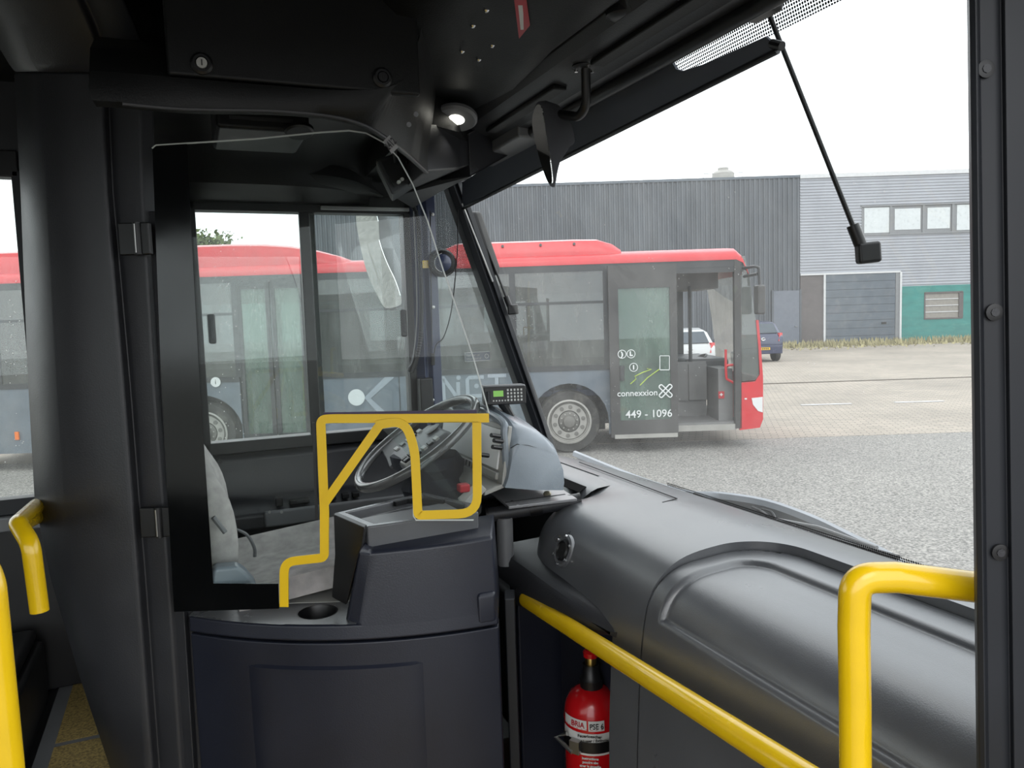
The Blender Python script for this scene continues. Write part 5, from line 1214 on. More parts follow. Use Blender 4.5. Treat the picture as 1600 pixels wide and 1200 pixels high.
# lid
def lsurf(y, s_):
    p, n = pat(s_); X_in = 1.105
    a = 1.290 - y; b_ = s_ - sx_of(1.105); c_ = (S_CR - s_)
    rad = .07
    dd = (rad - math.hypot(rad - a, rad - b_)) if (a < rad and b_ < rad) else min(a, b_)
    dd = min(dd, c_)
    h = -.022 + .020 * sstep(S_TOP + .15, S_CR, s_) - .011 * sstep(-.005, .005, dd)
    q = p + n * h; return V((q.x, y, q.z))
S_CR = next(Lc[i] for i in range(len(prof)) if prof[i].z < 1.47 and prof[i].x < 1.0)
def lidmesh():
    bm_y = [.31 + i * (1.20 - .31) / 22 for i in range(23)] + [1.205 + i * .004 for i in range(34)]
    bm_s = sorted(set([round(S_TOP + .004 + i * (LT - S_TOP - .004) / 100, 5) for i in range(101)] + [round(sx_of(1.105) - .02 + i * .004, 5) for i in range(30)] + [round(S_CR - .02 + i * .004, 5) for i in range(10)]))
    bm_y = [y for y in bm_y if y < YS - .003] + [YS - .003]
    bm_s = [q for k, q in enumerate(bm_s) if k == 0 or k == len(bm_s) - 1 or min(abs(q - r_) for r_ in bm_s[:k] + [9]) > .0021]
    g = B(); idx = {}; vs = []; fs = []
    for j, s_ in enumerate(bm_s):
        for i, y in enumerate(bm_y):
            # pull points beyond the rounded corner back onto the outline
            yy, s2_ = y, s_; rad = .13; m = .003
            a = (YS - m) - yy; b_ = s2_ - (S_TOP + m)
            if a < rad and b_ < rad:
                r_ = math.hypot(rad - a, rad - b_)
                if r_ > rad:
                    a = rad - (rad - a) * rad / r_; b_ = rad - (rad - b_) * rad / r_; yy = (YS - m) - a; s2_ = (S_TOP + m) + b_
            vs.append(lsurf(yy, s2_))
    w = len(bm_y)
    fs = [(j * w + i, j * w + i + 1, (j + 1) * w + i + 1, (j + 1) * w + i) for j in range(len(bm_s) - 1) for i in range(w - 1)]
    g.add(vs, fs); return g
lidmesh().build('dash_lid', M_dash, dash, smooth=60, solid=.006)
# ledge wing above the extinguisher bay and the bay itself
g = B(); rw_ = []
for (y, p_, zb_, zt2_) in ((2.06, .045, 1.335, 1.432), (1.85, .045, 1.335, 1.432), (1.70, .042, 1.345, 1.428), (1.60, .034, 1.355, 1.422), (1.52, .022, 1.362, 1.414), (1.46, .006, 1.375, 1.402), (1.42, -.012, 1.385, 1.396)):
    x0_ = .845; rw_.append([V((x0_ + .15, y, zb_)), V((x0_ - p_ + .012, y, zb_)), V((x0_ - p_, y, zb_ + .012)), V((x0_ - p_, y, zt2_ - .022)), V((x0_ - p_ + .008, y, zt2_ - .008)), V((x0_ - p_ + .03, y, zt2_)), V((x0_ + .15, y, zt2_ + .005))])
g.loft(rw_); g.build('ledge_wing', M_trim, dash, smooth=40)
g = B(); g.bb((1.06, 1.40, FL), (1.1, 2.1, 1.36)); g.bb((.86, 2.04, FL), (1.1, 2.10, 1.36)); g.bb((.862, YR - .012, FL), (1.06, YR + .004, 1.32)); g.build('extinguisher_bay', M_panel, dash, smooth=0, bevel=.006)
g = B(); g.prism([V((.985, 1.6, .5)), V((.985, 2.02, .5)), V((.985, 2.02, 1.27)), V((.985, 1.9, 1.31)), V((.985, 1.6, 1.30))], (.08, 0, 0)); g.build('bay_panel', M_panel, dash, smooth=0, bevel=.012)
g = B(); g.bb((1.08, 2.0, .5), (1.30, 2.78, 1.50)); g.bb((.92, 2.08, .5), (1.1, 2.78, 1.2)); g.build('driver_console_block', M_black, dash, smooth=0, bevel=.02)
# socket opening on the barrel end
cS = PZ(870, 857, 1.47); d_ = ray(868, 856)
# find the surface point by marching the barrel grid
cand = [(bsurf(y, s_), y, s_) for y in yl[:-1] for s_ in sl]
near_ = [q for q in cand if ((q[0] - CAM).normalized() - d_.normalized()).length < .012] or [min(cand, key=lambda q: ((q[0] - CAM).normalized() - d_.normalized()).length)]
best = min(near_, key=lambda q: (q[0] - CAM).length)
p0 = best[0]; nS = ((bsurf(best[1] + .01, best[2]) - bsurf(best[1] - .01, best[2])).cross(bsurf(best[1], best[2] + .01) - bsurf(best[1], best[2] - .01))).normalized()
if nS.dot(CAM - p0) < 0: nS = -nS
sk_ = thing('mount_socket', 'round black mounting socket with bolts in the dashboard end', 'socket', p0)
g = B(); g.lathe([(.026, -.01), (.028, .004), (.036, .007), (.042, .004), (.044, -.004)], p0, nS, 28); g.build('flange', M_dash, sk_)
g = B(); g.lathe([(.001, .0045), (.026, .0045)], p0 + nS * .0005, nS, 24, caps=False); g.build('socket_hole', M_ink, sk_)
g = B(); g.lathe([(.020, .006), (.024, .010), (.028, .006)], p0, nS, 24, caps=False); g.build('retaining_ring', M_black, sk_)
u_ = nS.orthogonal().normalized(); v_ = nS.cross(u_)
for k in range(6):
    a = k * math.pi / 3 + .3; g = B(); g.lathe([(.004, 0), (.004, .010), (.002, .011)], p0 + (u_ * math.cos(a) + v_ * math.sin(a)) * .037, nS, 8); g.build('bolt', M_chrome, sk_)

# ---- handrail along the dashboard
hr = thing('grab_rail', 'long yellow grab rail running along the dashboard front', 'handrail', (.78, 1.2, 1.4))
ra, rb = PX(818, 934, .81), PX(1215, 1186, .775)
rc_ = ra + (rb - ra) * 1.45
g = B(); g.tube(fillet([ra + V((.05, .015, -.01)), ra + V((.0, -.01, 0)), rb, rc_, rc_ + V((.15, -.01, 0))], .03), .021, 18); g.build('rail_tube', M_yellow, hr)
g = B(); g.lathe([(.022, 0), (.027, .0), (.027, .004), (.022, .006)], ra + V((-.0, 0.01, 0)), (-.6, -.8, .1), 20); g.build('rail_rosette', M_black, hr)

# ---- fire extinguisher
ce = PX(926, 1150, .94); cx_, cy_ = .945, PX(926, 1150, .945).y
ext = thing('fire_extinguisher', 'red fire extinguisher clamped in the bay under the dashboard', 'fire extinguisher', (cx_, cy_, .72))
ztop = PX(905, 1062, .93).z; re = .075
g = B(); g.lathe([(.06, .70), (re, .71), (re, ztop - .07), (.071, ztop - .045), (.06, ztop - .022), (.042, ztop - .008), (.025, ztop)], (cx_, cy_, 0), (0, 0, 1), 36); g.build('cylinder', M_red, ext)
g = B(); g.tube([V((cx_ + math.cos(a) * .0752, cy_ + math.sin(a) * .0752, ztop - .085)) for a in [k * math.pi / 18 for k in range(36)]], .0012, 5, closed=True); g.build('weld_ring', M_red, ext)
g = B(); g.lathe([(.030, ztop - .006), (.032, ztop + .02), (.024, ztop + .03), (.022, ztop + .06)], (cx_, cy_, 0), (0, 0, 1), 20); g.build('valve_collar', M_black, ext)
g = B(); g.lathe([(.015, ztop + .055), (.016, ztop + .075), (.013, ztop + .085)], (cx_, cy_, 0), (0, 0, 1), 16); g.build('brass_neck', mat('brass', (.55, .38, .12), .3, metal=1), ext)
g = B(); g.lathe([(.02, ztop + .08), (.021, ztop + .093), (.014, ztop + .10)], (cx_, cy_, 0), (0, 0, 1), 16); g.build('red_knob', M_red, ext)
toc = (V((0, 0, 0)) - V((cx_, cy_, 0))).normalized()
a0 = math.atan2(toc.y, toc.x)
def cylp(da, z, r=re + .0012): return V((cx_ + math.cos(a0 + da) * r, cy_ + math.sin(a0 + da) * r, z))
def wrap(nm, d0, d1, z0, z1, m, r=re + .001):
    g = B(); n = 14; g.loft([[cylp(d0 + (d1 - d0) * i / n, z0, r), cylp(d0 + (d1 - d0) * i / n, z1, r)] for i in range(n + 1)], closed=False, caps=False); return g.build(nm, m, ext, smooth=60)
Dex = cx_ * math.sin(YAW) + cy_ * math.cos(YAW) - re
zk = lambda py: PD(905, py, Dex).z
wrap('label_box', -1.2, -.20, zk(1143), zk(1128), M_label)
wrap('label_box', -.14, .42, zk(1144), zk(1128), M_label)
wrap('label_band', -1.3, 1.3, zk(1162), zk(1148), M_label)
wrap('clamp_strap', -1.5, 1.5, zk(1178), zk(1161), M_black, re + .003)
wrap('label_line', -1.3, 1.3, zk(1182), zk(1179), M_label)
def cyltext(tx, size, da, z, m, sx=1.0):
    p = cylp(da, z, re + .0022); n = V((math.cos(a0 + da), math.sin(a0 + da), 0)); lettering(tx, size, frame(p, V((0, 0, 1)).cross(n), n), m, ext, extrude=.0003, bold=.0003, sx=sx)
cyltext('PSE 6', .021, .14, zk(1136.5), M_ink, .8); cyltext('BRIA', .021, -.52, zk(1135.5), M_redprint, .9)
cyltext('Feuerloescher', .011, -.1, zk(1151.5), M_ink); cyltext('blusser / Extincteur', .010, .12, zk(1158), M_ink)
for i, tx in enumerate(('Instructions', 'poudre abc', 'tirer la goupille', 'appuyer', 'liberer')): cyltext(tx, .009, -.1, zk(1186 + i * 6), M_label)
g = B(); p = cylp(-.55, zk(1168), re + .012); g.box(p, (.016, .028, .034), Matrix.Rotation(a0 - .5, 4, 'Z')); g.tube([cylp(-.9, zk(1155), re + .01), cylp(-1.2, zk(1165), re + .03), cylp(-.6, zk(1176), re + .02)], .006, 8); g.build('clamp_buckle', M_steel, ext, bevel=.004)

# ================================================================== DRIVER'S PLACE
YD = 2.2
cw = PY(651, 690, YD)
stw = thing('steering_wheel', 'grey two-spoke bus steering wheel', 'steering wheel', cw)
al = R(33); tw = V((math.cos(al), 0, math.sin(al))); nw = V((-math.sin(al), 0, math.cos(al))); lw = V((0, 1, 0)); RW = .208
g = B(); g.tube([cw + (tw * math.cos(a) + lw * math.sin(a)) * RW for a in [k * math.pi / 32 for k in range(64)]], .0145, 14, closed=True); g.build('rim', mat('wheel_rim_grey', (.14, .14, .14), .17, var=.1, spec=1.0, rvar=.04), stw)
for sgn in (-1, 1):
    g = B(); ring = []
    for k_, (r_, hw_, dz) in enumerate(((.05, .075, -.03), (.12, .06, -.022), (.19, .05, -.006), (.222, .06, .0))):
        ring.append([cw - tw * .03 + lw * sgn * r_ - tw * hw_ + nw * (dz - .006), cw - tw * .03 + lw * sgn * r_ + tw * hw_ + nw * (dz - .006), cw - tw * .03 + lw * sgn * r_ + tw * hw_ + nw * (dz + .006), cw - tw * .03 + lw * sgn * r_ - tw * hw_ + nw * (dz + .006)])
    g.loft(ring); g.build('spoke', M_grey, stw, bevel=.005)
rt_ = frame(cw, tw, nw).to_3x3().to_4x4()
g = B(); g.box(cw - nw * .03, (.17, .20, .05), rt_); g.build('hub_pad', M_grey, stw, smooth=0, bevel=.018, seg=3)
for k in range(5):
    for s_ in (-1, 1):
        g = B(); g.box(cw - nw * .004 - tw * (.05 - k * .022) - lw * (.085 * s_), (.015, .03, .008), rt_); g.build('button', M_black if k % 2 else M_ivory, stw, smooth=0, bevel=.002)
g = B(); c = cw + tw * .06 - nw * .002; g.lathe([(.022, 0), (.026, .004), (.018, .006)], c, nw, 20); g.build('ignition_ring', M_black, stw)
g = B(); g.box(cw - tw * .06 - lw * .10 + nw * .0, (.05, .055, .012), rt_); sk2_ = g.build('switch_cluster', M_ivory, stw, smooth=0, bevel=.004)
for k in range(4):
    g = B(); g.box(cw - tw * (.07 - (k % 2) * .022) - lw * (.115 - (k // 2) * .025) + nw * .009, (.018, .02, .008), rt_); g.build('rocker_button', M_black, sk2_, smooth=0, bevel=.002)
# column gaiter
gt = thing('column_gaiter', 'crumpled dark fabric gaiter on the steering column', 'gaiter', cw - V((0, 0, .4)))
random.seed(5); g = B(); rr_ = []
for i in range(13):
    t_ = i / 12; c = cw - nw * .05 - V((-.06, 0, .38)) * t_ - nw * .0
    rad = .10 - .02 * math.sin(t_ * 3.14) + (.012 if i % 2 else 0)
    rr_.append([c + V((math.cos(a) * rad * (1 + .12 * math.sin(3 * a + i)), math.sin(a) * rad * (1 + .1 * math.sin(4 * a + 2 * i)), 0)) for a in [k * math.pi / 10 for k in range(20)]])
g.loft(rr_); g.build('gaiter_sleeve', mat('gaiter_fabric', (.028, .032, .045), .8, var=.3, scale=14, bump=.4, bscale=60), gt)
# binnacle hood
bn = thing('instrument_binnacle', 'blue-grey instrument hood with white instrument face', 'instrument panel', (.9, YD, 1.6))
hp0 = [PY(790, 752, 1.93), PY(783, 708, 1.93), PY(793, 668, 1.93), PY(792, 650, 1.95)]
near = [(783, 758), (788, 736), (792, 700), (795, 664), (806, 650), (850, 668), (866, 682), (876, 720), (878, 752), (876, 764), (830, 764)]
nr = [PY(a, b_, 1.92) for a, b_ in near]
def bsec(y, kz, dz=0):
    out = []; z0_ = nr[0].z - .01
    for p in nr:
        hgt = max(0, p.z - z0_); out.append(V((.90 + (p.x - .90) * (.93 + .07 * min(1, kz)), y, z0_ + min(0, p.z - z0_) + hgt * kz + dz)))
    return out
g = B(); g.loft([bsec(1.902, .60), bsec(1.908, .70), bsec(1.93, .82), bsec(1.97, .92), bsec(2.03, 1.0), bsec(2.12, 1.05, .006), bsec(2.28, 1.05, .006), bsec(2.40, .98), bsec(2.47, .85), bsec(2.49, .65)]); g.build('hood_shell', M_hood, bn, smooth=60)
sm_ = [PY(a, b_, 1.904) for a, b_ in ((798, 700), (808, 694), (825, 696), (846, 702))]
g = B(); g.tube(sm_, .0013, 6); g.build('hood_seam', M_ink, bn)
# rim frame towards the driver and the white face
fc = [(.735, 1.855), (.715, 1.80), (.705, 1.72), (.69, 1.64), (.66, 1.60)]
xa, za = nr[3].x, nr[3].z; xb_, zb_ = nr[0].x, nr[0].z
ft, fb = PY(793, 668, 1.94), PY(783, 752, 1.94)
def FQ(a_, b2, c_, d_, off, th, nm, m, bev=.003):
    # panel on the instrument face: a_, b2 = range down the face, c_, d_ = range in Y
    dn = V((fb.x - ft.x, 0, fb.z - ft.z)); nn_ = V((dn.z, 0, -dn.x)).normalized()
    if nn_.x > 0: nn_ = -nn_
    P = lambda t_, y: V((ft.x + dn.x * t_, y, ft.z + dn.z * t_)) + nn_ * off
    g = B(); g.prism([P(a_, c_), P(a_, d_), P(b2, d_), P(b2, c_)], nn_ * th); return g.build(nm, m, bn, smooth=0, bevel=bev)
FQ(-.04, 1.04, 1.915, 2.485, -.004, .012, 'instrument_surround', M_ivory)
FQ(.06, .80, 1.95, 2.45, .008, .006, 'instrument_face', M_film, .002)
FQ(.84, .98, 1.94, 2.46, .008, .010, 'lower_switch_row', M_ivory)
g = B(); g.prism([V((fb.x, 1.915, fb.z)), V((fb.x, 2.48, fb.z)), V((fb.x - .055, 2.46, fb.z - .02)), V((fb.x - .055, 1.93, fb.z - .02))], (0, 0, -.014)); g.build('lower_switch_panel', M_ivory, bn, smooth=0, bevel=.004)
rimp = [V((ft.x - .012, 1.925, fb.z)), V((ft.x - .016, 1.925, ft.z - .02)), V((ft.x - .010, 1.945, ft.z + .012)), V((ft.x - .010, 2.06, ft.z + .028)), V((ft.x - .010, 2.34, ft.z + .028)), V((ft.x - .010, 2.46, ft.z + .012)), V((ft.x - .016, 2.48, ft.z - .02)), V((ft.x - .012, 2.48, fb.z))]
g = B(); g.tube(smoothpath(rimp, 5), .011, 10); g.build('hood_rim', M_hood, bn)
for k in range(6):
    FQ(.86, .96, 2.06 + k * .028, 2.068 + k * .028, .018, .002, 'vent_slot', M_ink, 0)
for (px, py) in ((785, 690), (783, 700), (763, 712), (781, 682)):
    p = PY(px, py, 1.915); g = B(); g.tube([p, p + V((-.03, -.012, .008))], .006, 8); g.build('stalk_switch', M_black, bn)
p = PY(724, 762, 1.9); g = B(); g.box(p, (.03, .03, .022)); g.build('red_switch', M_redprint, bn, smooth=0, bevel=.005)
g = B(); g.prism([PY(714, 778, 1.9), PY(744, 752, 1.9), PY(752, 756, 1.88), PY(722, 790, 1.88)], (.02, .01, -.02)); g.build('side_switch_strip', M_ivory, bn, smooth=0, bevel=.003)
# radio terminal on the hood
c = PY(789, 617, 2.05)
rt = thing('driver_terminal', 'small black keypad terminal with green display on the instrument hood', 'terminal', (c.x, c.y, c.z - .06))
zt0, zt1 = PY(790, 632, 2.05).z, PY(790, 603, 2.05).z
xt0, xt1 = PY(758, 617, 2.05).x, PY(808, 617, 2.05).x
nf = V((-.30, -1, .06)).normalized(); xf_ = V((0, 0, 1)).cross(nf).normalized() * 1.0; xf_ = -xf_ if xf_.dot(RIGHT0) < 0 else xf_; yf_ = nf.cross(xf_) * (1 if nf.cross(xf_).z > 0 else -1)
TW, TH_ = .062, .029
F_ = frame(c, xf_, nf)
g = B(F_); g.bb((-TW, -TH_, -.08), (TW, TH_, -.004)); g.build('case', M_grey, rt, smooth=0, bevel=.006, seg=3)
g = B(F_); g.bb((-TW + .001, -TH_ + .001, -.006), (TW - .001, TH_ - .004, .003)); g.build('face_plate', M_black, rt, smooth=0, bevel=.003)
g = B(F_); g.bb((-.034, -.004, .003), (-.005, .013, .0042)); g.build('display', M_lcd, rt, smooth=0)
for r_ in range(4):
    for k in range(5):
        g = B(F_); x = .006 + k * .0098; y = .014 - r_ * .0098; g.bb((x, y - .003, .003), (x + .005, y + .003, .0052)); g.build('key', M_label, rt, smooth=0)
for k in range(5):
    g = B(F_); x = -.036 + k * .0085; g.bb((x, -.018, .003), (x + .004, -.014, .005)); g.build('key', M_label, rt, smooth=0)
g = B(F_); g.tube([(-.05, -.018, .004), (-.05, .012, .004)], .007, 8); g.build('side_clip', M_rubber, rt)
g = B(); g.tube([c - V((0, -.02, .025)), PY(800, 652, 2.07)], [.016, .010], 10); g.build('neck', M_black, rt)
# driver seat
dsq = thing('driver_chair', 'grey upholstered driver seat behind the screen', 'seat', (.15, YD, .95))
zs_ = PY(450, 880, YD).z
ps = [PY(a, b_, 1.98) for a, b_ in ((372, 880), (400, 862), (450, 845), (520, 832))]
xs0, xs1 = PY(368, 880, 1.98).x, PY(368, 880, 1.98).x + .50
def cush(x, y): 
    t_ = (x - xs0) / .5; e = abs(y - YD) / .26
    return zs_ + .05 * t_ - .02 + .045 * sstep(.55, .95, e) - .05 * sstep(.93, 1.0, e) - .05 * sstep(.88, 1.0, t_) ** 2
g = B(); nx_, ny_ = 20, 24
g.grid(lambda u, v: V((xs0 + u * .5, YD - .26 + v * .52, cush(xs0 + u * .5, YD - .26 + v * .52))), nx_, ny_)
g.build('cushion', M_fabric, dsq, smooth=60)
g = B(); g.bb((xs0 + .01, YD - .255, zs_ - .10), (xs0 + .49, YD + .255, zs_ - .035)); g.build('cushion_base', M_fabric, dsq, smooth=0, bevel=.02)
bp = [PY(a, b_, 2.0) for a, b_ in ((322, 736), (345, 765), (360, 800), (367, 850), (368, 905))]
def brng(k):
    p = bp[k]; th_ = (.10, .12, .13, .14, .14)[k]; out = []
    for (yy, xx) in ((-.25, -.03), (-.23, .045), (-.17, .02), (0, -.012), (.17, .02), (.23, .045), (.25, -.03), (.2, -th_), (-.2, -th_)):
        out.append(V((p.x + xx - .02, YD + yy * (.86 if k == 0 else 1), p.z)))
    return out
tp = [V((p.x - .02, YD + (p.y - YD) * .8, p.z + .05)) for p in brng(0)]
tp2 = [V((p.x - .05, YD + (p.y - YD) * .7, p.z + .16)) for p in brng(0)]
g = B(); g.loft([tp2, tp] + [brng(k) for k in range(5)]); g.build('backrest', M_fabric, dsq, smooth=60, sub=1)
g = B(); pp = [PY(a, b_, 1.90) for a, b_ in ((330, 905), (333, 888), (372, 884), (386, 895), (402, 913), (395, 935), (330, 935))]; g.prism(pp, (0, .05, 0)); g.build('side_cover', M_hood, dsq, smooth=0, bevel=.01)
g = B(); g.tube([PY(333, 808, 1.93), PY(352, 832, 1.93)], .006, 8); g.build('recline_lever', M_grey, dsq)
g = B(); g.bb((xs0 + .08, YD - .2, .93), (xs0 + .42, YD + .2, zs_ - .1)); g.build('suspension_base', M_black, dsq, smooth=0, bevel=.03)
g = B(); g.tube(smoothpath([PY(365, 826, 2.3), PY(385, 835, 2.3), PY(397, 855, 2.3), PY(398, 870, 2.3)], 6), .005, 6); g.build('belt_cable', M_grey, dsq)
# driver platform
g = B(); g.bb((-.02, 1.90, FL), (.80, WL - .07, .93)); pf = g.build('driver_platform', M_black, smooth=0, bevel=.01); tag(pf, 'black raised platform under the driver seat', 'platform')

# ---- ticket machine stand
ts_ = thing('ticket_machine_stand', 'dark metal pedestal with slotted mounting plate beside the cab door', 'stand', C(-.02, 2.13, 1.40))
DT = 2.13
g = B(); g.tube([PD(788, 808, DT), V((PD(788, 808, DT).x, PD(788, 808, DT).y, 1.40))], .0235, 18); g.build('post', M_grey, ts_)
g = B(); ta, tb_ = PD(762, 805, DT - .0), PD(905, 782, DT + .02); g.tube([ta, tb_], .021, 18); g.build('cross_tube', M_trim, ts_)
g = B(); dv = (tb_ - ta).normalized(); g.tube([ta - dv * .004, ta + dv * .004], .022, 18); g.tube([tb_ - dv * .004, tb_ + dv * .004], .022, 18); g.build('tube_end_cap', M_black, ts_)
g = B(); mid_ = ta.lerp(tb_, .52); g.tube([mid_ - dv * .018, mid_ + dv * .018], .0235, 18); g.build('tube_clamp', M_black, ts_)
zpl = PD(800, 798, DT - .06).z + .0
pq = [PZ(a, b_, zpl + .012) for a, b_ in ((795, 796), (902, 783), (862, 757), (840, 751), (755, 762))]
g = B(); g.prism(pq, (0, 0, .008)); plt = g.build('mounting_plate', M_plate, ts_, smooth=0, bevel=.002)
g = B(); g.ribbon([PZ(a, b_, zpl + .0205) for a, b_ in ((790, 785), (840, 778), (883, 772))], .006, .001, (0, 0, 1)); g.build('slot', M_ink, plt, smooth=0)
p = PZ(855, 773, zpl + .021); g = B(); g.lathe([(.011, 0), (.012, .004), (.007, .010)], p, (0, 0, 1), 12); g.build('wing_nut', mat('dull_brass', (.4, .36, .26), .4, metal=.8), plt)
for (px, py) in ((770, 766), (800, 783), (833, 757), (840, 757)):
    p = PZ(px, py, zpl + .0205); g = B(); g.lathe([(.004, 0), (.004, .0015)], p, (0, 0, 1), 8); g.build('bolt_hole', M_ink, plt)

# ---- interior mirror
mr_ = thing('interior_mirror', 'black interior mirror hanging from a bent arm under the header', 'mirror', PX(915, 105, .83))
base_ = PX(915, 104, .83); base_.z = 2.632
g = B(); g.lathe([(.028, .0), (.030, -.004), (.022, -.008)], base_, (0, 0, 1), 20); g.build('foot_plate', M_black, mr_)
for a in (0.3, 2.4, 4.5):
    g = B(); g.lathe([(.004, -.004), (.004, -.012)], base_ + V((math.cos(a) * .021, math.sin(a) * .021, 0)), (0, 0, 1), 8); g.build('bolt', M_chrome, mr_)
yq = base_.y
g = B(); g.tube(fillet([base_, PD(916, 165, 1.73), PD(905, 183, 1.76), PD(872, 178, 1.82)], .05, 8), .0105, 12); g.build('bent_arm', M_black, mr_)
hd_ = [(840, 157), (858, 153), (878, 168), (889, 200), (891, 240), (884, 270), (862, 292), (853, 268), (843, 235), (836, 200), (834, 172)]
sh = [PD(a, b_, 1.83) for a, b_ in hd_]; shc = sum(sh, V()) / len(sh)
g = B(); rings = []
LFT = V((-.35, .94, 0))
ax1 = DEPTH0
edge = smoothpath([PD(a, b_, 1.80) for a, b_ in ((838, 162), (832, 185), (836, 215), (846, 255), (857, 286), (862, 291), (866, 286), (862, 250), (856, 215), (851, 180), (846, 160))], 3, True)
fc0 = sum(edge, V()) / len(edge); zlo = min(p.z for p in edge)
back = V((.55, -.25, .05))
for (k, o_) in ((1.0, 0), (1.02, .012), (.93, .035), (.7, .052), (.35, .06)):
    rings.append([fc0 + (p - fc0) * k + (RIGHT0 * o_ * 1.15 + DEPTH0 * o_ * .2) * (.15 + .85 * sstep(zlo, zlo + .12, p.z)) for p in edge])
g.loft(rings); g.build('mirror_housing', M_trim, mr_, smooth=50)
g = B(); g.prism([fc0 + (p - fc0) * .93 - RIGHT0 * .001 for p in edge], -RIGHT0 * .002 - DEPTH0 * .0006); g.build('mirror_glass', M_mirror, mr_, smooth=0)

# ================================================================== RIGHT SIDE: DOOR LEAF AND HANDLE, LEFT SIDE RAILS
dl = thing('front_door_leaf', 'black framed front door leaf folded open at the right', 'door', (.78, .45, FL))
DL_ = .80
rings = []
for py in (-100, 300, 600, 900, 1300):
    s_ = .0125 * (py - 600)
    xs_ = [(1518 + s_, .03), (1522 + s_, .0), (1533 + s_, -.006), (1537 + s_, .006), (1572 + s_, .006), (1577 + s_, -.002), (1600 + s_, -.002), (1760 + s_, -.002), (1760 + s_, .03)]
    rings.append([PD(a, py, DL_ + d_) for a, d_ in xs_])
rings.append([V((p.x, p.y, .45)) for p in rings[-1]]); rings.insert(0, [V((p.x, p.y, 2.62)) for p in rings[0]])
g = B(); g.loft(rings); g.build('leaf_frame', M_rubber, dl, smooth=25, bevel=.0015)
for (px, py) in ((1540, 108), (1553, 488), (1562, 863)):
    p = PD(px, py, DL_ + .004); g = B(); g.lathe([(.009, -.001), (.009, .0015), (.006, .002)], p, -DEPTH0, 16); sc_ = g.build('screw_recess', M_black, dl)
    g = B(); g.lathe([(.0045, .001), (.0045, .003), (.002, .003)], p, -DEPTH0, 8); g.build('screw_head', M_trim, sc_)
g = B(MC); a_ = CD(1760, 600, DL_); g.bb((a_.x, DL_ + .005, .5), (a_.x + .42, DL_ + .012, 2.5)); g.build('pane', G_side, dl, smooth=0)
g = B(MC); g.bb((a_.x + .42, DL_ - .002, .45), (a_.x + .5, DL_ + .03, 2.6)); g.build('outer_frame', M_rubber, dl, smooth=0)
dh = thing('door_grab_handle', 'yellow bent grab handle on the open front door', 'handle', PD(1335, 1200, .86))
DH = .86
g = B(); g.tube(fillet([PD(1700, 935, DH), PD(1530, 918, DH), PD(1400, 902, DH), PD(1336, 903, DH), PD(1334, 980, DH), PD(1336, 1100, DH), PD(1338, 1500, DH), PD(1545, 1510, DH), PD(1700, 1510, DH)], [0, .02, .03, .075, .0, .02, .06, .02, 0], 10), .0178, 20); g.build('handle_tube', M_yellow, dh)

lr = thing('seat_grab_rail', 'short bent yellow rail end left of the partition pillar', 'handrail', PD(62, 955, 1.6))
g = B(); g.tube(fillet([PD(120, 765, 2.2), PD(58, 790, 1.9), PD(28, 818, 1.62), PD(48, 850, 1.58), PD(62, 955, 1.58)], [0, .02, .03, .04, 0], 8), .0185, 18); g.build('rail_tube', M_yellow, lr)
g = B(); g.tube(fillet([PD(30, 820, 1.62), PD(60, 806, 1.95), PD(130, 795, 2.2)], .02, 6), .0185, 18); g.build('cross_tube', M_yellow, lr)
vp = thing('stanchion_pole', 'vertical yellow pole at the lower left edge', 'pole', (PD(-5, 1000, .85).x, PD(-5, 1000, .85).y, FL))
q0 = PD(-22, 905, .85); q1 = PD(8, 1200, .85)
g = B(); g.tube(fillet([q0 + V((-.03, .05, .03)), q0, q1, V((q1.x, q1.y, FL))], .03, 8), .0195, 20); g.build('pole_tube', M_yellow, vp)

# raised floor over the wheel arch, left of the pillar
pd = setting('trim_1', 'raised floor beside the left wall', (-.8, 2.4, FL))
zpd = .95
g = B(); g.bb((-2.2, 2.02, FL), (-.02, WL, zpd)); g.build('podium_block', M_black, pd, smooth=0, bevel=.01)
xT, yT = PZ(99, 1120, zpd + .004).x, PZ(115, 1158, zpd + .004).y
for (y0, y1) in ((2.03, yT - .012), (yT + .012, WL - .01)):
    g = B(); g.bb((xT, y0, zpd), (-.03, y1, zpd + .004)); g.build('floor_tile', M_floor, pd, smooth=0)
g = B(); g.bb((xT - .04, 2.03, zpd), (xT, WL - .01, zpd + .003)); g.build('floor_border', M_grey, pd, smooth=0)
g = B(); g.bb((xT, yT - .012, zpd), (-.03, yT + .012, zpd + .002)); g.build('floor_border', M_grey, pd, smooth=0)
g = B(); g.bb((-2.2, WL - .012, zpd + .005), (-.03, WL - .001, p_b - .08)); g.build('seat_stand_in_board', M_black, pd, smooth=0)  # black board added in place of the dark seat structures
# seat base left of it
bx_ = thing('seat_pedestal', 'black boxed seat base at the lower left beside the raised floor', 'seat base', (-.7, 2.3, zpd))
g = B(); g.bb((-1.1, 1.75, FL), (xT - .06, WL - .06, 1.14)); g.build('base_box', M_black, bx_, smooth=0, bevel=.015)
g = B(); g.bb((-1.1, 1.75, 1.14), (xT - .08, WL - .06, 1.18)); g.build('seat_board', M_black, bx_, smooth=0, bevel=.015)

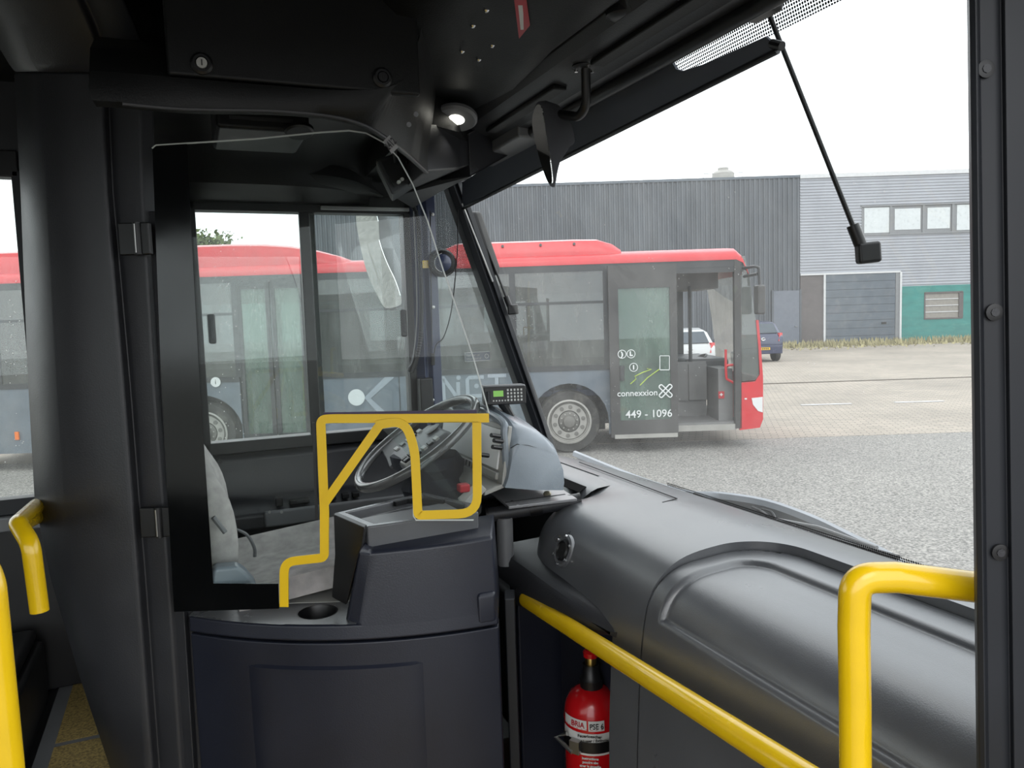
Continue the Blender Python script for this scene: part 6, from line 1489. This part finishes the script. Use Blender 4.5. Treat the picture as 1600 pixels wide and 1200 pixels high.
# ================================================================== OUTSIDE OF THE WINDSCREEN
def wso(px, py, off=.03, z=None):
    d = ray(px, py); k = .33
    return CAM + d * ((1.40 + off + k * (ZB - CAM_H)) / (d.x + k * d.z))
wp = thing('windscreen_wiper', 'long black windscreen wiper lying at the foot of the windscreen', 'wiper', wso(1200, 830))
g = B(); g.tube([wso(1048, 768), wso(1150, 800), wso(1280, 838), wso(1404, 871)], [.006, .008, .008, .006], 8); g.build('wiper_blade', M_rubber, wp)
g = B(); g.tube([wso(1085, 772, .05), wso(1130, 790, .05), wso(1210, 815, .05), wso(1245, 824, .04)], .006, 8); g.build('wiper_arm', M_black, wp)
g = B(); g.tube([wso(1215, 812, .05), wso(1280, 824, .05), wso(1330, 842, .05), wso(1370, 856, .04)], .005, 8); g.build('blade_bracket', M_grey, wp)
g = B(); g.tube(smoothpath([wso(1175, 792, .06), wso(1188, 798, .07), wso(1200, 806, .06)], 5), .004, 6); g.tube(smoothpath([wso(1190, 795, .06), wso(1205, 800, .07), wso(1212, 812, .06)], 5), .004, 6); g.build('washer_hose', M_rubber, wp)
cwl = thing('front_cowl', 'grey curved front cowl outside the windscreen', 'cowl', (1.5, 1.4, 1.4))
ep = [(.4, 1.36), (.7, 1.42), (1.0, 1.475), (1.3, 1.515), (1.6, 1.535), (1.9, 1.53), (2.2, 1.50), (2.5, 1.44), (2.75, 1.30)]
edge = [PZ(a, b_, 1.43) for a, b_ in ((1480, 925), (1400, 868), (1330, 833), (1270, 805), (1200, 781), (1130, 770), (1075, 767), (1000, 745), (900, 705))]
edge = smoothpath(edge, 4)
g = B(); g.loft([[p + V((-.02, 0, -.02)) for p in edge], [p + V((-.016, 0, .0)) for p in edge], [p + V((-.004, 0, .004)) for p in edge], [p + V((.006, 0, -.004)) for p in edge], [p + V((.012, 0, -.25)) for p in edge]], closed=False, caps=False); g.build('cowl_edge', mat('cowl_grey', (.33, .36, .40), .4), cwl, smooth=50)
g = B(); g.bb((1.28, .3, .3), (1.44, WL, 1.36)); g.build('front_panel', M_black, cwl, smooth=0, bevel=.03)
